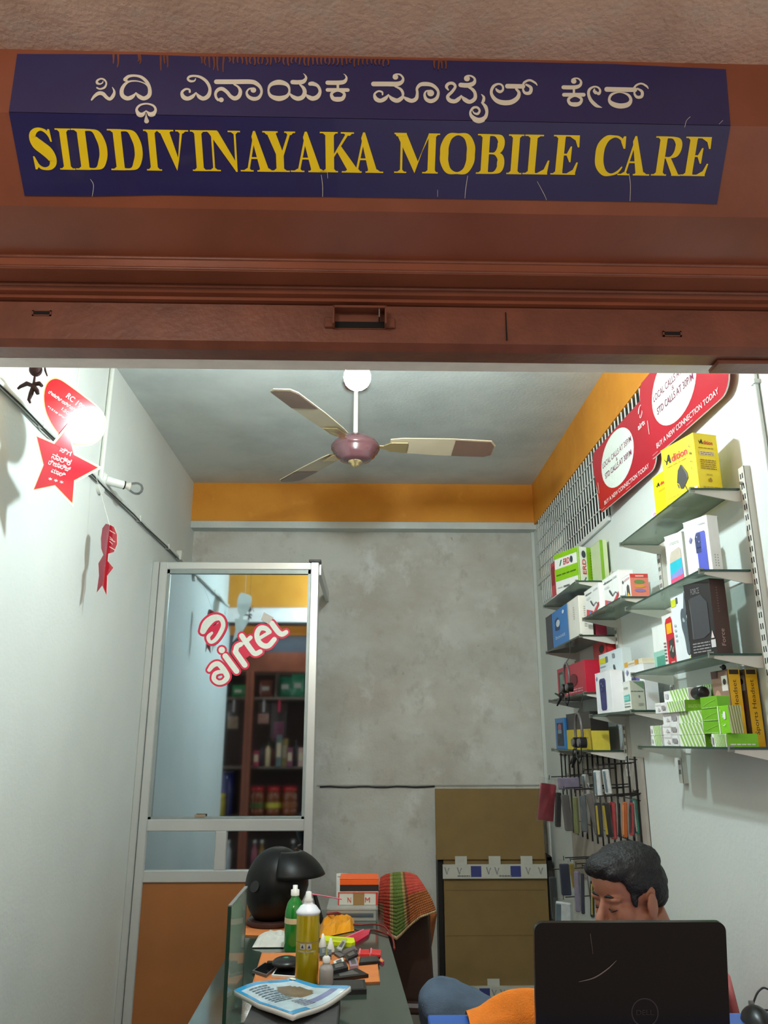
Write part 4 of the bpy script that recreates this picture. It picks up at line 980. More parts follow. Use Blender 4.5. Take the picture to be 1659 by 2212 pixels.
# tilted carton on top of the stack
ya = P(1482, 1520, X=X4).y; yb = P(1428, 1520, X=X4).y
carton('charger_carton', 'striped slim carton lying on top of the stack beside the black speaker', 'box', V((X4 + .012, ya, zs + 4 * hrow)), (.07, yb - ya, .036), WHT, {'L': [('r', .28, 0, 1, 1, PAL)] + stripes(6, (150, 190, 96), .28, 1) + [('r', .08, .3, .2, .75, (190, 190, 190))]}, flap=False)
# green slabs beside it: three lying cartons seen on their green ends
ybk = P(1524, 1600, X=X4).y - .003
yq = P(1557, 1560, X=X4).y
for k in range(3):
    carton('charger_carton', f'green ended carton between the white stack and the plug carton, {("lowest", "middle", "top")[k]} of three', 'box', V((X4 - .004, yq, zs + hrow * (1 + k))), (.036, ybk - yq, hrow - .0006), GR2, {'L': [('l', .1, .05, .9, .15, 1, (190, 220, 150)), ('s', [(.2, .3, .05), (.5, .5, .04), (.9, .7, .03)], (150, 200, 80))]}, flap=False)
yr = P(1577, 1605, X=X4).y; ybk2 = 2.275
carton('charger_carton', 'striped carton lying at the front edge under the three green ended ones', 'box', V((X4 - .008, max(2.152, yr), zs)), (.085, ybk2 - max(2.152, yr), hrow), WHT, {'L': [('r', .2, 0, 1, 1, PAL)] + stripes(8, (150, 190, 96), .2, 1) + [('r', .04, .2, .16, .8, (180, 180, 180))], 'N': [('r', 0, 0, 1, 1, GRN), ('l', .1, .1, .9, .3, 1, WHT)]}, flap=False)
# standing plug carton, further out
yp0 = max(2.152, P(1592, 1560, X=X4).y); yp1 = yq - .002
carton('plug_charger_carton', 'bright green standing carton with a white plug picture on the lowest shelf', 'box', V((X4 - .006, yp0, zs + hrow + .0006)), (.034, yp1 - yp0, P(1585, 1523, X=X4).z - zs - hrow), GRN, {'L': [('r', 0, 0, .1, 1, PAL), ('p', [(.46, .62), (.54, .8), (.72, .78), (.72, .52), (.54, .5)], WHT), ('r', .4, .66, .48, .69, WHT), ('r', .4, .58, .48, .61, WHT), ('s', [(.4, .3, .02), (.5, .28, .02), (.62, .32, .06)], WHT), ('p', [(.25, .8), (.3, .9), (.36, .8)], (190, 230, 120))],
     'N': [('r', 0, 0, 1, 1, (196, 206, 170))] + stripes(5, (130, 140, 70), 0, 1)}, flap=False)
yv = P(1511, 1520, X=1.064).y; yw = P(1562, 1520, X=1.064).y
carton('charger_carton', 'striped carton standing upright at the back of the lowest shelf', 'box', V((1.064, yw, zs)), (.045, yv - yw, P(1525, 1478, X=1.06).z - zs), PAL, {'L': stripes(8, (120, 160, 80), .2, 1) + [('r', .0, 0, .18, 1, WHT)]}, flap=False)
sp = P(1509, 1519, X=X4 + .045)
spk = thing('mini_speaker', 'small black cylindrical speaker lying on the striped cartons', 'speaker', (X4 + .035, sp.y - .03, zs + 4 * hrow + .0185))
MB().lathe([(.0, -.045), (.014, -.045), (.0175, -.041), (.018, -.03), (.018, .03), (.0175, .041), (.014, .045), (0, .045)], m_black, mtx=Matrix.Rotation(math.pi / 2, 4, 'X')).build('body', spk)
for s_ in (-1, 1): MB().lathe([(.0184, -.004), (.0187, 0), (.0184, .004)], mat('dark_rubber', (34, 34, 36), .6), mtx=Matrix.Rotation(math.pi / 2, 4, 'X'), off=(0, .03 * s_, 0)).build('end_ring', spk)
# brown picture cartons with yellow spines
for k, (x0_, lab) in enumerate(((1.040, 'brown headset carton with a yellow spine nearest the striped cartons'), (1.090, 'brown headset carton with a yellow spine cut off by the picture edge'))):
    h = P(1602 + 34 * k, 1446, Y=2.30).z - zs
    carton('headset_carton', lab, 'box', V((x0_, 2.285, zs)), (.034, .11, h), (96, 66, 54), {
        'L': [('p', [(0, .0), (0, .98), (1, .98), (1, .0)], (150, 118, 100)), ('e', .3, .6, .2, .14, (190, 150, 130)), ('r', .6, .72, .95, .92, (222, 214, 206)), ('e', .78, .84, .1, .04, (60, 50, 50)), ('e', .6, .5, .3, .06, (210, 90, 110)), ('r', 0, .9, .4, 1, (80, 52, 44)), ('p', [(0, 0), (.5, .3), (1, 0)], (90, 110, 60))],
        'N': [('r', 0, 0, 1, 1, (240, 184, 14)), ('t', 'Sports Headset', .28, .15, .74, .86, (60, 44, 14), 90), ('r', .1, .93, .9, .99, (60, 40, 30))]}, flap=False)
eb_ = thing('bluetooth_earpiece', 'tiny black earpiece resting on the brown picture carton', 'earpiece', (1.055, 2.34, zs + h + .0012))
MB().ell((0, 0, .008), (.006, .011, .009), m_black).build('bud', eb_); MB().cyl((0, .008, .008), (0, .02, .011), .003, m_black).build('stem', eb_)
# ---- middle column, upper shelf
zb2 = SH[('b', 0)][0] + .0003
def addit_cable(n):
    return adition(.1, .80, .62 if n else .5, .88, (60, 60, 60), (90, 90, 90)) + [('l', .66, .80, .92, .88, 2, (190, 190, 190)), ('p', [(.08, .02), (.12, .3), (.55, .12), (.5, .02)], (206, 70, 80)), ('p', [(.5, .02), (.95, .34), (.95, .2), (.7, .02)], (206, 70, 80)), ('r', .3, .06, .42, .16, (110, 130, 190)), ('s', [(.45, .5, .07), (.52, .4, .07), (.6, .3, .05)], (70, 72, 74)), ('s', [(.62, .3, .03), (.8, .36, .03), (.9, .24, .03)], (90, 92, 94)), ('l', .14, .62, .45, .70, 2, (190, 190, 190))]
a0, a1 = P(1268, 1300, X=.985).y, P(1301, 1300, X=.985).y
carton('cable_carton', 'white cable carton with red corners, front one of two on the middle upper shelf', 'box', V((.975, a1, zb2)), (.06, a0 - a1, .118), (236, 238, 234), {'L': addit_cable(0)})
b0, b1 = a1 - .004, P(1337, 1290, X=.985).y
carton('cable_carton', 'white cable carton with red corners, taller one standing behind on the middle upper shelf', 'box', V((.99, b1, zb2)), (.06, b0 - b1, .125), (236, 238, 234), {'L': addit_cable(1)})
c0_, c1_ = b1 - .006, P(1371, 1277, X=1.0).y
c1_ = max(c1_, 2.93)
carton('speaker_carton', 'small carton with an orange red end on the middle upper shelf', 'box', V((1.0, c1_, zb2)), (.07, c0_ - c1_, .088), (234, 232, 230), {
    'L': [('t', 'BLUETOOTH', .3, .78, .95, .88, (200, 90, 90)), ('p', [(.5, .05), (.55, .5), (.7, .6), (.85, .5), (.9, .05)], (80, 74, 72)), ('p', [(.3, .02), (.36, .4), (.44, .02)], (60, 130, 60)), ('p', [(.5, .0), (.7, .25), (.98, .0)], (238, 176, 40)), ('r', .1, 0, .3, .2, (90, 80, 150)), ('e', .15, .8, .08, .08, (70, 70, 70))],
    'N': [('r', 0, 0, 1, 1, (224, 128, 110)), ('r', 0, .82, 1, 1, (206, 70, 66)), ('r', .3, .87, .75, .93, (236, 190, 180)), ('e', .5, .64, .3, .09, (110, 140, 80)), ('e', .5, .45, .3, .07, (214, 150, 60)), ('e', .5, .26, .3, .07, (140, 120, 170))]})
# ---- middle column, lower shelf
zb3 = SH[('b', 1)][0] + .0003
ph = lambda: [('p', [(.3, .12), (.26, .78), (.32, .84), (.62, .84), (.68, .78), (.66, .12), (.6, .07), (.36, .07)], (52, 56, 110)), ('p', [(.34, .5), (.34, .78), (.56, .78), (.58, .5)], (40, 42, 84)), ('e', .4, .72, .03, .025, (130, 140, 170)), ('e', .5, .66, .03, .025, (130, 140, 170)), ('e', .42, .58, .03, .025, (90, 96, 140)), ('p', [(.08, .86), (.14, .93), (.18, .87), (.12, .80)], (130, 130, 170))]
p0, p1 = P(1290, 1540, X=.962).y, P(1322, 1540, X=.962).y
p0 = min(p0, 3.44)
carton('phone_box', 'white phone box with a navy phone picture, front one on the middle lower shelf', 'box', V((.964, p1 - .01, zb3)), (.05, p0 - p1 + .01, .165), (234, 236, 238), {'L': ph()})
e0_ = min(P(1270, 1500, X=1.02).y, 3.485)
carton('earphone_carton', 'tall pale blue earphone carton with a yellow tag on the middle lower shelf', 'box', V((1.02, p1 + .0, zb3)), (.04, e0_ - p1, .255), (206, 218, 222), {'L': [('r', .0, .84, .3, .93, (206, 198, 30)), ('r', .3, .84, .4, .94, (110, 116, 120)), ('t', '26H', .1, .62, .34, .72, (206, 110, 120)), ('l', .05, .77, .3, .81, 1, (150, 160, 160)), ('s', [(.66, .74, .07), (.68, .7, .07)], (70, 76, 80)), ('S', [(.67, .7, .016), (.68, .55, .016), (.6, .46, .016)], (70, 76, 80)), ('s', [(.5, .55, .06), (.52, .52, .06)], (70, 76, 80)), ('S', [(.1, .3, .02), (.28, .42, .02), (.1, .3, .02), (.3, .2, .02)], (90, 96, 98)), ('r', .62, .88, .72, .95, (130, 136, 140))]})
r0, r1 = p1 - .014, max(P(1392, 1470, X=1.0).y, 2.93)
carton('phone_box', 'white phone box with a violet phone picture, behind the small teal carton', 'box', V((1.02, r1, zb3)), (.05, r0 - r1, .17), (234, 236, 238), {'L': phone_pic(.42, .78, .02, .82, (84, 78, 160)) + [('p', [(.12, .88), (.2, .95), (.25, .88), (.17, .8)], (130, 130, 170))]})
v0_, v1_ = P(1350, 1532, X=.965).y, P(1384, 1532, X=.965).y
v1_ = max(v1_, 2.93); v0_ = min(v0_, p1 - .015)
carton('small_phone_carton', 'small white carton with a teal panel in front on the middle lower shelf', 'box', V((.964, v1_, zb3)), (.052, v0_ - v1_, .105), (232, 234, 226), {
    'L': [('t', 'vivex', .12, .72, .75, .84, (130, 150, 140)), ('p', [(.1, .30), (.1, .52), (.9, .55), (.92, .32)], (90, 190, 180)), ('l', .16, .36, .8, .48, 2, (200, 230, 224)), ('l', .1, .1, .9, .17, 1, (90, 100, 96)), ('r', .12, .22, .9, .25, (170, 200, 196))],
    'N': [('r', 0, 0, 1, 1, (186, 192, 176)), ('p', [(.2, .98), (.98, .98), (.98, .7)], (110, 140, 110)), ('l', .05, .6, .9, .68, 1, (110, 120, 110)), ('e', .6, .46, .06, .05, (120, 120, 120)), ('l', .5, .14, .85, .24, 2, (140, 146, 136))]})
carton('flat_carton', 'flat orange and white carton lying on the violet phone box', 'box', V((1.02, r1 + .01, zb3 + .1712)), (.06, r0 - r1 - .02, .018), (226, 216, 190), {'L': [('r', 0, 0, .2, 1, (214, 160, 60)), ('r', .62, 0, .82, 1, (206, 150, 60)), ('l', .25, .3, .6, .7, 1, (190, 170, 150))]}, flap=False)
# ---- farthest column
zc1 = SH[('c', 0)][0] + .0003
e_n, e_f = P(1254, 1251, X=.965), P(1199, 1268, X=.965)
LIM = (140, 196, 20)
erd = lambda u0, v0, u1, v1: [('t', 'ERD', u0 + (u1 - u0) * .3, v0, u0 + (u1 - u0) * .74, v1, (200, 60, 70), 0, .02), ('e', u0 + (u1 - u0) * .88, (v0 + v1) / 2, (u1 - u0) * .1, (v1 - v0) * .6, (60, 66, 80)), ('p', [(u0, v0), (u0 + .06 * (u1 - u0), v0), (u0 + .2 * (u1 - u0), v1), (u0 + .12 * (u1 - u0), v1)], (40, 110, 90))]
yn_ = max(3.53, e_n.y); yf_ = min(e_f.y, yn_ + .27)
carton('charger_carton', 'lime green and white charger carton on the top shelf of the farthest column', 'box', V((1.018, 3.70, zc1)), (.1, .205, .205), (236, 238, 232), {
    'L': [('r', 0, .88, 1, 1, LIM), ('r', 0, .32, 1, .62, LIM), ('r', .96, 0, 1, 1, LIM), ('l', .06, .42, .9, .5, 1, (70, 110, 20))] + erd(.22, .68, .8, .82) + [('l', .1, .12, .3, .18, 1, (180, 180, 180)), ('l', .35, .1, .6, .2, 1, (110, 110, 110)), ('l', .7, .12, .85, .18, 1, (170, 170, 170))],
    'N': [('r', .5, 0, 1, 1, LIM), ('r', 0, 0, .06, 1, LIM), ('t', 'ERD', .22, .34, .42, .7, (200, 60, 70), 90, .02), ('e', .32, .82, .12, .09, (60, 66, 80)), ('p', [(.15, .1), (.2, .1), (.4, .25), (.36, .27)], (40, 110, 90)), ('l', .7, .1, .78, .9, 12, (80, 130, 20))]}, rotz=math.radians(20))
carton('charger_carton', 'second lime green carton standing behind the green and white one', 'box', V((1.082, 3.55, zc1)), (.036, .15, .2), (200, 214, 170), {'N': [('r', .0, 0, .4, 1, (120, 170, 30))]})
rr = P(1217, 1285, X=1.0)
carton('headset_carton', 'narrow red and white carton at the far end behind the lime green one', 'box', V((.975, 3.96, zc1)), (.05, .14, .2), (206, 40, 60), {'L': [('r', 0, 0, 1, .1, WHT), ('r', .1, .4, .5, .9, (150, 20, 40))]})
zc2 = SH[('c', 1)][0] + .0003
q0, q1, q2, q3 = P(1271, 1369, X=.96).y, P(1231, 1380, X=.96).y, P(1196, 1392, X=.96).y, P(1176, 1402, X=.96).y
q0 = max(q0, 3.53)
carton('phone_box', 'plain white phone box nearest on the second shelf of the farthest column', 'box', V((.958, q0, zc2)), (.06, q1 - q0, .18), (232, 230, 220), {'N': [('l', .35, .2, .55, .75, 10, (170, 170, 160))], 'L': [('r', 0, 0, .05, 1, (190, 186, 176)), ('l', .5, .45, .62, .8, 6, (180, 178, 170))]})
carton('earphone_carton', 'bright blue earphone carton between the white and the navy one', 'box', V((.958, q1 + .004, zc2)), (.06, q2 - q1 - .006, .18), (34, 120, 196), {'L': [('t', 'boost', .2, .2, .8, .3, (210, 226, 240)), ('p', [(.2, .45), (.2, .75), (.4, .8), (.5, .6), (.45, .42)], (30, 60, 110)), ('e', .4, .62, .12, .1, (200, 210, 220)), ('e', .75, .85, .06, .05, (210, 226, 240))]})
carton('earphone_carton', 'dark navy carton at the far end of the second shelf', 'box', V((.958, q2 + .004, zc2)), (.06, min(q3, 4.215) - q2 - .006, .18), (34, 38, 56), {'L': [('l', .3, .3, .6, .5, 3, (70, 76, 100))]})
carton('small_carton', 'small dark red carton behind the plain white phone box', 'box', V((1.03, 3.535, zc2)), (.05, .07, .055), (150, 30, 60))
zc3 = SH[('c', 2)][0] + .0003
s0, s1 = max(P(1262, 1495, X=.99).y, 3.53), min(P(1188, 1503, X=.99).y, 4.2)
carton('headset_carton', 'red headset carton with a dark window on the third shelf of the farthest column', 'box', V((1.0, s0, zc3)), (.07, s1 - s0, .155), (190, 30, 60), {'L': [('r', .06, .15, .3, .88, (60, 56, 60)), ('r', .1, .3, .26, .8, (120, 140, 126)), ('l', .35, .1, .9, .25, 2, (236, 170, 180)), ('e', .6, .5, .14, .2, (120, 16, 40))]})
carton('headset_carton', 'taller red carton beside the upright on the third shelf of the farthest column', 'box', V((1.072, 3.55, zc3)), (.045, .2, .235), (198, 40, 46), {'L': [('e', .7, .85, .2, .08, (40, 30, 30))], 'N': [('r', 0, 0, .2, 1, (160, 30, 36))]})
zc4 = SH[('c', 3)][0] + .0003
t0, t1 = P(1226, 1610, X=.985).y, min(P(1199, 1612, X=.985).y, 4.21)
carton('phone_box', 'narrow blue phone carton at the far end of the lowest shelf', 'box', V((.975, t0, zc4)), (.06, t1 - t0, .15), (34, 110, 176), {'L': [('r', .2, .1, .85, .85, (30, 40, 60)), ('e', .5, .7, .2, .12, (150, 90, 110)), ('r', .3, .5, .7, .62, (120, 140, 150))]})
u0_ = max(P(1281, 1607, X=.99).y, 3.53)
carton('headphone_carton', 'black and yellow headphone carton on the lowest shelf of the farthest column', 'box', V((.985, u0_, zc4)), (.08, t0 - u0_ - .004, .165), (34, 30, 30), {'L': [('r', .0, .0, 1, .55, (206, 180, 30)), ('r', .45, .3, .9, .33, (150, 126, 20)), ('r', .6, .0, .62, .3, (150, 126, 20))], 'N': [('r', 0, 0, 1, .5, (214, 196, 70))]})
# ---- headsets and cables hanging from the far shelves
m_grey = mat('grey_plastic', (96, 92, 92), .3, var=.1)
def headset(label, px, py, Xp, s_, mcol):
    c = P(px, py, X=Xp); t = thing('headset', label, 'headset', c)
    arc = [(0, .055 * s_ * math.cos(a), .075 * s_ * math.sin(a)) for a in [math.radians(-35 + i * 25) for i in range(11)]]
    MB().tube(arc, .006 * s_, mcol).build('headband', t)
    for s2 in (-1, 1):
        b = MB(); b.cyl((-.012 * s_, .05 * s_ * s2, -.045 * s_), (.014 * s_, .05 * s_ * s2, -.045 * s_), .022 * s_, m_black, n=18); b.cyl((-.02 * s_, .05 * s_ * s2, -.045 * s_), (-.012 * s_, .05 * s_ * s2, -.045 * s_), .016 * s_, mcol, n=18)
        b.build('earcup', t)
    cb = MB(); cb.tube([(0, .05 * s_, -.06 * s_), (-.005, .045 * s_, -.1 * s_), (0, .02, -.13 * s_), (.004, -.01, -.1 * s_), (0, -.02, -.06 * s_)], .0022, m_black, n=6); cb.build('cable', t)
    return t, c
hs, c = headset('black headset hanging in front of the red carton on the far shelf', 1224, 1466, .935, .95, m_grey)
MB().tube([(0, 0, .072), (.02, 0, .10), (.03, 0, 1.964 - .006 - c.z)], .0015, m_black, n=6).build('hang_loop', hs)
hs, c = headset('grey headphones in front of the yellow carton on the lowest far shelf', 1250, 1580, .93, 1.05, m_grey)
MB().tube([(0, 0, .08), (.02, 0, .11), (.03, 0, 1.711 - .006 - c.z)], .0015, m_black, n=6).build('hang_loop', hs)
tr = thing('selfie_stand', 'black folding phone stand legs poking out under the red carton', 'phone stand', P(1213, 1505, X=.95))
b = MB()
for p in ([(0, 0, 0), (-.01, .06, -.04)], [(0, 0, 0), (-.01, .085, .02)], [(0, 0, 0), (.01, -.05, -.012)]): b.tube(p, [.008, .004], m_black)
b.build('legs', tr); MB().ell((0, 0, .006), (.014, .016, .016), m_black).build('hub', tr)
tr2 = thing('selfie_stand', 'black folding phone stand under the lowest far shelf above the hooks', 'phone stand', P(1243, 1633, X=.95))
b = MB()
for p in ([(0, 0, 0), (-.01, .07, -.035)], [(0, 0, 0), (-.01, .03, -.05)], [(0, 0, 0), (.01, -.08, .0)]): b.tube(p, [.011, .005], m_black)
b.build('legs', tr2); MB().ell((0, 0, .012), (.016, .02, .022), m_black).build('hub', tr2)

# ---- hook board with hanging blister packs and cases
hb_ = thing('hook_rack', 'black wire hook rack on the right wall below the glass shelves', 'display rack', (XR, 4.0, 1.43))
m_iron = mat('black_wire', (38, 36, 36), .4, metal=.4)
for z in (0, -.16, -.33):
    MB().cyl((-.012, -.62, z), (-.012, .75, z), .005, m_iron, n=8).build('cross_bar', hb_)
for i in range(15):
    y = -.6 + i * .093
    MB().cyl((-.02, y, .012), (-.02, y, -.40), .0045, m_iron, n=6).build('upright_wire', hb_)
MB().box((-.016, .58, -.6), (-.004, -.66 + .0, .01), mat('pale_backing', (168, 160, 150), .7)).build('backing_board', hb_)
rng = random.Random(5)
m_poly = pane_mat('clear_pouch', (.93, .93, .93), .3, haze=.05, hazecol=(210, 210, 205), rough=.12)
cols = {'pink': (176, 66, 88), 'grey': (92, 88, 86), 'dark': (34, 32, 34), 'olive': (110, 116, 70), 'slate': (70, 80, 84), 'black': (20, 20, 22), 'orange': (190, 92, 30), 'red': (170, 36, 44), 'white': (206, 212, 212), 'teal': (40, 150, 130), 'navy': (36, 44, 66), 'violet': (126, 118, 140), 'yellow': (180, 160, 40), 'blue': (50, 66, 130)}
# px left, px right, top y, bottom y, plane X, colour, label
PK = [(1171, 1207, 1680, 1777, .90, 'pink', 'pink phone case in a clear pouch, leftmost of the hook rack'),
      (1202, 1218, 1700, 1790, .93, 'dark', 'dark red edged case in a clear pouch beside the pink one'),
      (1211, 1232, 1704, 1798, .92, 'grey', 'grey phone case in a clear pouch, third along the hook rack'),
      (1236, 1252, 1708, 1806, .91, 'olive', 'olive green case in a clear pouch on the hook rack'),
      (1252, 1270, 1706, 1800, .92, 'slate', 'slate grey case in a clear pouch beside the olive one'),
      (1262, 1286, 1700, 1806, .95, 'grey', 'tilted clear pouch with a grey case before the black ones'),
      (1284, 1302, 1722, 1812, .93, 'black', 'black phone case with a yellow edge in a glossy pouch'),
      (1299, 1320, 1722, 1812, .92, 'black', 'black phone case in a glossy pouch in the middle of the hook rack'),
      (1316, 1335, 1719, 1816, .92, 'red', 'black and red case in a glossy pouch on the hook rack'),
      (1334, 1346, 1722, 1812, .94, 'dark', 'dark brown case in a pouch between the red and the orange one'),
      (1345, 1362, 1720, 1814, .94, 'orange', 'orange edged case in a pouch on the hook rack'),
      (1360, 1376, 1722, 1808, .95, 'red', 'dark red case in a pouch at the right of the orange one'),
      (1370, 1386, 1712, 1806, .97, 'teal', 'white and teal pack at the right part of the hook rack'),
      (1384, 1402, 1716, 1806, 1.0, 'blue', 'white and blue pack, rightmost of the upper hooks'),
      (1281, 1300, 1655, 1722, .97, 'white', 'white slanted card pack on the upper hooks, the left one of two'),
      (1300, 1318, 1653, 1718, .99, 'white', 'white slanted card pack on the upper hooks, the right one of two'),
      (1255, 1272, 1665, 1720, .98, 'white', 'crumpled empty white pouch on the upper hooks'),
      (1206, 1250, 1676, 1706, .96, 'violet', 'violet grey crumpled pouch at the top left of the hook rack'),
      (1208, 1232, 1855, 1937, .90, 'navy', 'navy case in a clear pouch on the lower hooks'),
      (1228, 1240, 1858, 1920, .92, 'yellow', 'thin yellow trimmed pack on the lower hooks'),
      (1239, 1256, 1868, 1975, .92, 'violet', 'pale violet case in a pouch on the lower hooks'),
      (1254, 1268, 1872, 1978, .93, 'navy', 'dark blue pouch beside the violet one on the lower hooks'),
      (1264, 1278, 1856, 1985, .94, 'white', 'long white edged pack beside the man on the lower hooks'),
      (1276, 1290, 1890, 1985, .95, 'black', 'black pack hanging right behind the man on the lower hooks'),
      (1202, 1236, 1940, 2010, .93, 'white', 'white paper pack hanging lowest on the hook rack'),
      (1186, 1206, 1880, 1990, .98, 'slate', 'dark slate pouch at the left end of the lower hooks')]
for i, (xa, xb, ya, yb, Xp, cn, lab) in enumerate(PK):
    xm = (xa + xb) / 2
    tp_c = P(xm, ya, X=Xp); bt = P(xm, yb, X=Xp)
    zt, zb_ = tp_c.z, bt.z
    yl, yr_ = P(xa, (ya + yb) / 2, X=Xp).y, P(xb, (ya + yb) / 2, X=Xp).y
    # the pack faces the shop front, so its width runs across from the wall
    d_ = tp_c.y; Yp = d_ if d_ > 3.37 else 3.37 + .012 * (i % 5)
    Yp = min(Yp, 4.3)
    pa, pb = P(xa, ya, Y=Yp), P(xb, yb, Y=Yp)
    wd, ht = (pb.x - pa.x) * 1.3, pa.z - pb.z
    over = max(0, pb.x + .004 - 1.105)
    pa.x -= over; pb.x -= over
    t = thing('hanging_pack', lab, 'phone case pack', ((pa.x + pb.x) / 2, Yp, pa.z))
    tilt = rng.uniform(-.08, .08) + (.12 if i == 0 else 0) + (-.2 if i == 5 else 0)
    t.rotation_euler = (rng.uniform(-.08, .08), tilt, rng.uniform(-.55, .1))
    mc = mat('case_' + cn, cols[cn], .3, var=.12, scale=40)
    ci = MB().box((-wd * .42, -.004, -ht * .97), (wd * .42, .016, -ht * .14), mc, ch=.004).build('case', t)
    if cn in ('black', 'red', 'orange', 'teal', 'blue', 'white'):
        edge = {'black': (180, 160, 40), 'red': (30, 24, 26), 'orange': (230, 130, 50), 'teal': (220, 224, 220), 'blue': (220, 224, 226), 'white': (90, 110, 120)}[cn]
        MB().box((-wd * .40, -.0068, -ht * .9), (-wd * .12, -.0052, -ht * .2), ink(edge), ch=.0006).build('case_trim', ci)
    pm = MB(); pm.grid(lambda a, b, wd=wd, ht=ht, i=i: V(((a - .5) * wd * 1.1, -.0085 - .003 * math.sin(a * 9 + i) * math.sin(b * 7), -ht * b)), 6, 8, m_poly)
    pm.build('clear_pouch', t)
    MB().cyl((0, .0, -ht * .05), (0, XR - .012 - Yp if False else .0, .012), .0018, m_iron, n=6).build('hang_tab', t)
    # its hook, reaching back to the wall rail
    hk_ = MB(); hk_.tube([(pa.x + wd / 2 - XR, Yp - 4.0, pa.z - 1.43 + .004), (-.012, Yp - 4.0 + .0, pa.z - 1.43 + .012)], .0025, m_iron, n=6); hk_.build('hook', hb_)
# ---- seams and pipes on the right wall near the opening
vp = thing('wall_pipe', 'thin grey pipe running down the right wall at the shop front', 'pipe', (XR - .008, 2.06, 2.2)); MB().cyl((0, 0, -.75), (0, 0, 1.0), .007, m_pipe).build('pipe', vp)
for z in (-.5, .3): MB().box((-.010, -.012, z), (.008, .012, z + .012), m_pipe).build('pipe_clip', vp)
# ================================================================ COUNTER AND LAPTOP
m_blutop = mat('blue_laminate', (40, 92, 176), .3, var=.06, scale=5)
m_ctr = mat('grey_counter_front', (120, 116, 110), .5)
ctr = thing('shop_counter', 'low counter with a bright blue top in front of the seated man', 'counter', (.63, 1.76, 0))
MB().box((-.49, -.29, .875), (.49, .285, .9), m_blutop, ch=.003).build('worktop', ctr)
MB().box((-.47, -.27, .06), (.47, -.25, .875), m_ctr).build('front_panel', ctr)
for s_ in (-1, 1): MB().box((.47 * s_ - .01, -.27, 0), (.47 * s_ + .01, .26, .875), m_ctr).build('side_panel', ctr)
MB().box((-.46, -.25, .45), (.46, .25, .465), m_ctr).build('inner_shelf', ctr)
m_lap = mat('laptop_lid', (20, 17, 18), .22, var=.1, scale=3)
m_lapk = mat('laptop_deck', (30, 29, 30), .5)
lap_c = P(1362, 2170, Y=1.63)
lap = thing('laptop', 'open black laptop seen from behind on the blue counter, a round logo on its lid', 'laptop', (lap_c.x, 1.655, .9))
tl, tr2_, br = P(1155, 1998, Y=1.60), P(1548, 1994, Y=1.60), P(1572, 2212, Y=1.64)
hw = .178
def rr_(w_, h, r, n=6):
    out = []
    for cx_, cy_, a0 in ((w_ - r, h - r, 0), (-w_ + r, h - r, 90), (-w_, 0, None), (w_, 0, None)):
        if a0 is None: out.append((cx_, cy_))
        else: out += [(cx_ + r * math.cos(math.radians(a0 + 90 * i / n)), cy_ + r * math.sin(math.radians(a0 + 90 * i / n))) for i in range(n + 1)]
    return out
LH_ = tl.z - .9 - .006
LH_ = max(.235, min(.27, LH_)) 
th = math.radians(10)
lf = lambda u, v, w_: V((u, -.01 - v * math.sin(th) - w_ * math.cos(th), .016 + v * math.cos(th) - w_ * math.sin(th)))
lid = MB().prism(rr_(hw, LH_, .016), lf, -.004, .006, m_lap).build('lid', lap)
MB().prism([(-hw + .012, .012), (hw - .012, .012), (hw - .012, LH_ - .014), (-hw + .012, LH_ - .014)], lf, -.0055, -.004, mat('screen_glass', (12, 14, 18), .1)).build('screen', lid)
pr = Print(lf, base=.0065)
lgx, lgz = .022, LH_ * .42
pr.put(ribbon([(lgx + .024 * math.cos(a * .3491), lgz + .024 * math.sin(a * .3491), .0022) for a in range(18)], closed=True, k=3), (52, 48, 48))
pr.text('DELL', lgx - .016, lgz - .004, lgx + .016, lgz + .005, (50, 46, 46))
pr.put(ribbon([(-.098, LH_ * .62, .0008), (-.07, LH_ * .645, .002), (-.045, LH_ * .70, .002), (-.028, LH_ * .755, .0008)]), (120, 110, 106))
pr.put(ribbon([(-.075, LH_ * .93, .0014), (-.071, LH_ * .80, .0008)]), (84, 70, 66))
pr.build('lid_logo', lid)
dk = MB().box((-hw, -.005, .002), (hw, .235, .019), m_lapk, ch=.003).build('base', lap)
kb = MB()
for r in range(5):
    for c in range(14): kb.box((-.16 + c * .0225, .045 + r * .021, .019), (-.16 + c * .0225 + .019, .045 + r * .021 + .0175, .0215), m_black)
stuff(kb.build('keyboard', dk)); MB().box((-.04, .165, .019), (.04, .222, .0195), m_black).build('touchpad', dk)
MB().cyl((-hw + .03, -.006, .016), (hw - .03, -.006, .016), .007, m_lapk).build('hinge', lap)
for x in (-.15, .15):
    for y in (.01, .22): MB().cyl((x, y, 0), (x, y, .003), .006, m_black, n=8).build('rubber_foot', dk)
# mouse and cord at the right corner of the counter
mp = P(1628, 2203, Z=.9)
mo = thing('computer_mouse', 'black computer mouse at the right edge of the blue counter', 'computer mouse', (mp.x, min(mp.y - .02, 1.98), .9))
b = MB(); b.grid(lambda a, c: V(((a - .5) * .062 * math.sin(math.pi * min(.97, max(.05, c))) ** .35, (c - .5) * .1, .034 * (math.sin(math.pi * a) ** .5) * (math.sin(math.pi * (c * .92 + .04)) ** .6))), 12, 14, m_black)
b.build('shell', mo); MB().cyl((-.004, .022, .031), (.004, .022, .031), .007, m_grey).build('scroll_wheel', mo)
cp1 = [P(x, y, Y=2.0) for x, y in ((1659, 2137), (1648, 2134), (1636, 2145), (1628, 2165), (1628, 2176), (1636, 2181), (1659, 2182))]
cdr = thing('mouse_cord', 'thin dark looped cord standing at the right end of the blue counter', 'cord', (.9, 2.0, .9))
b = MB(); q_ = [p - V((.9, 2.0, .9)) for p in cp1]; zmin = min(p.z for p in q_)
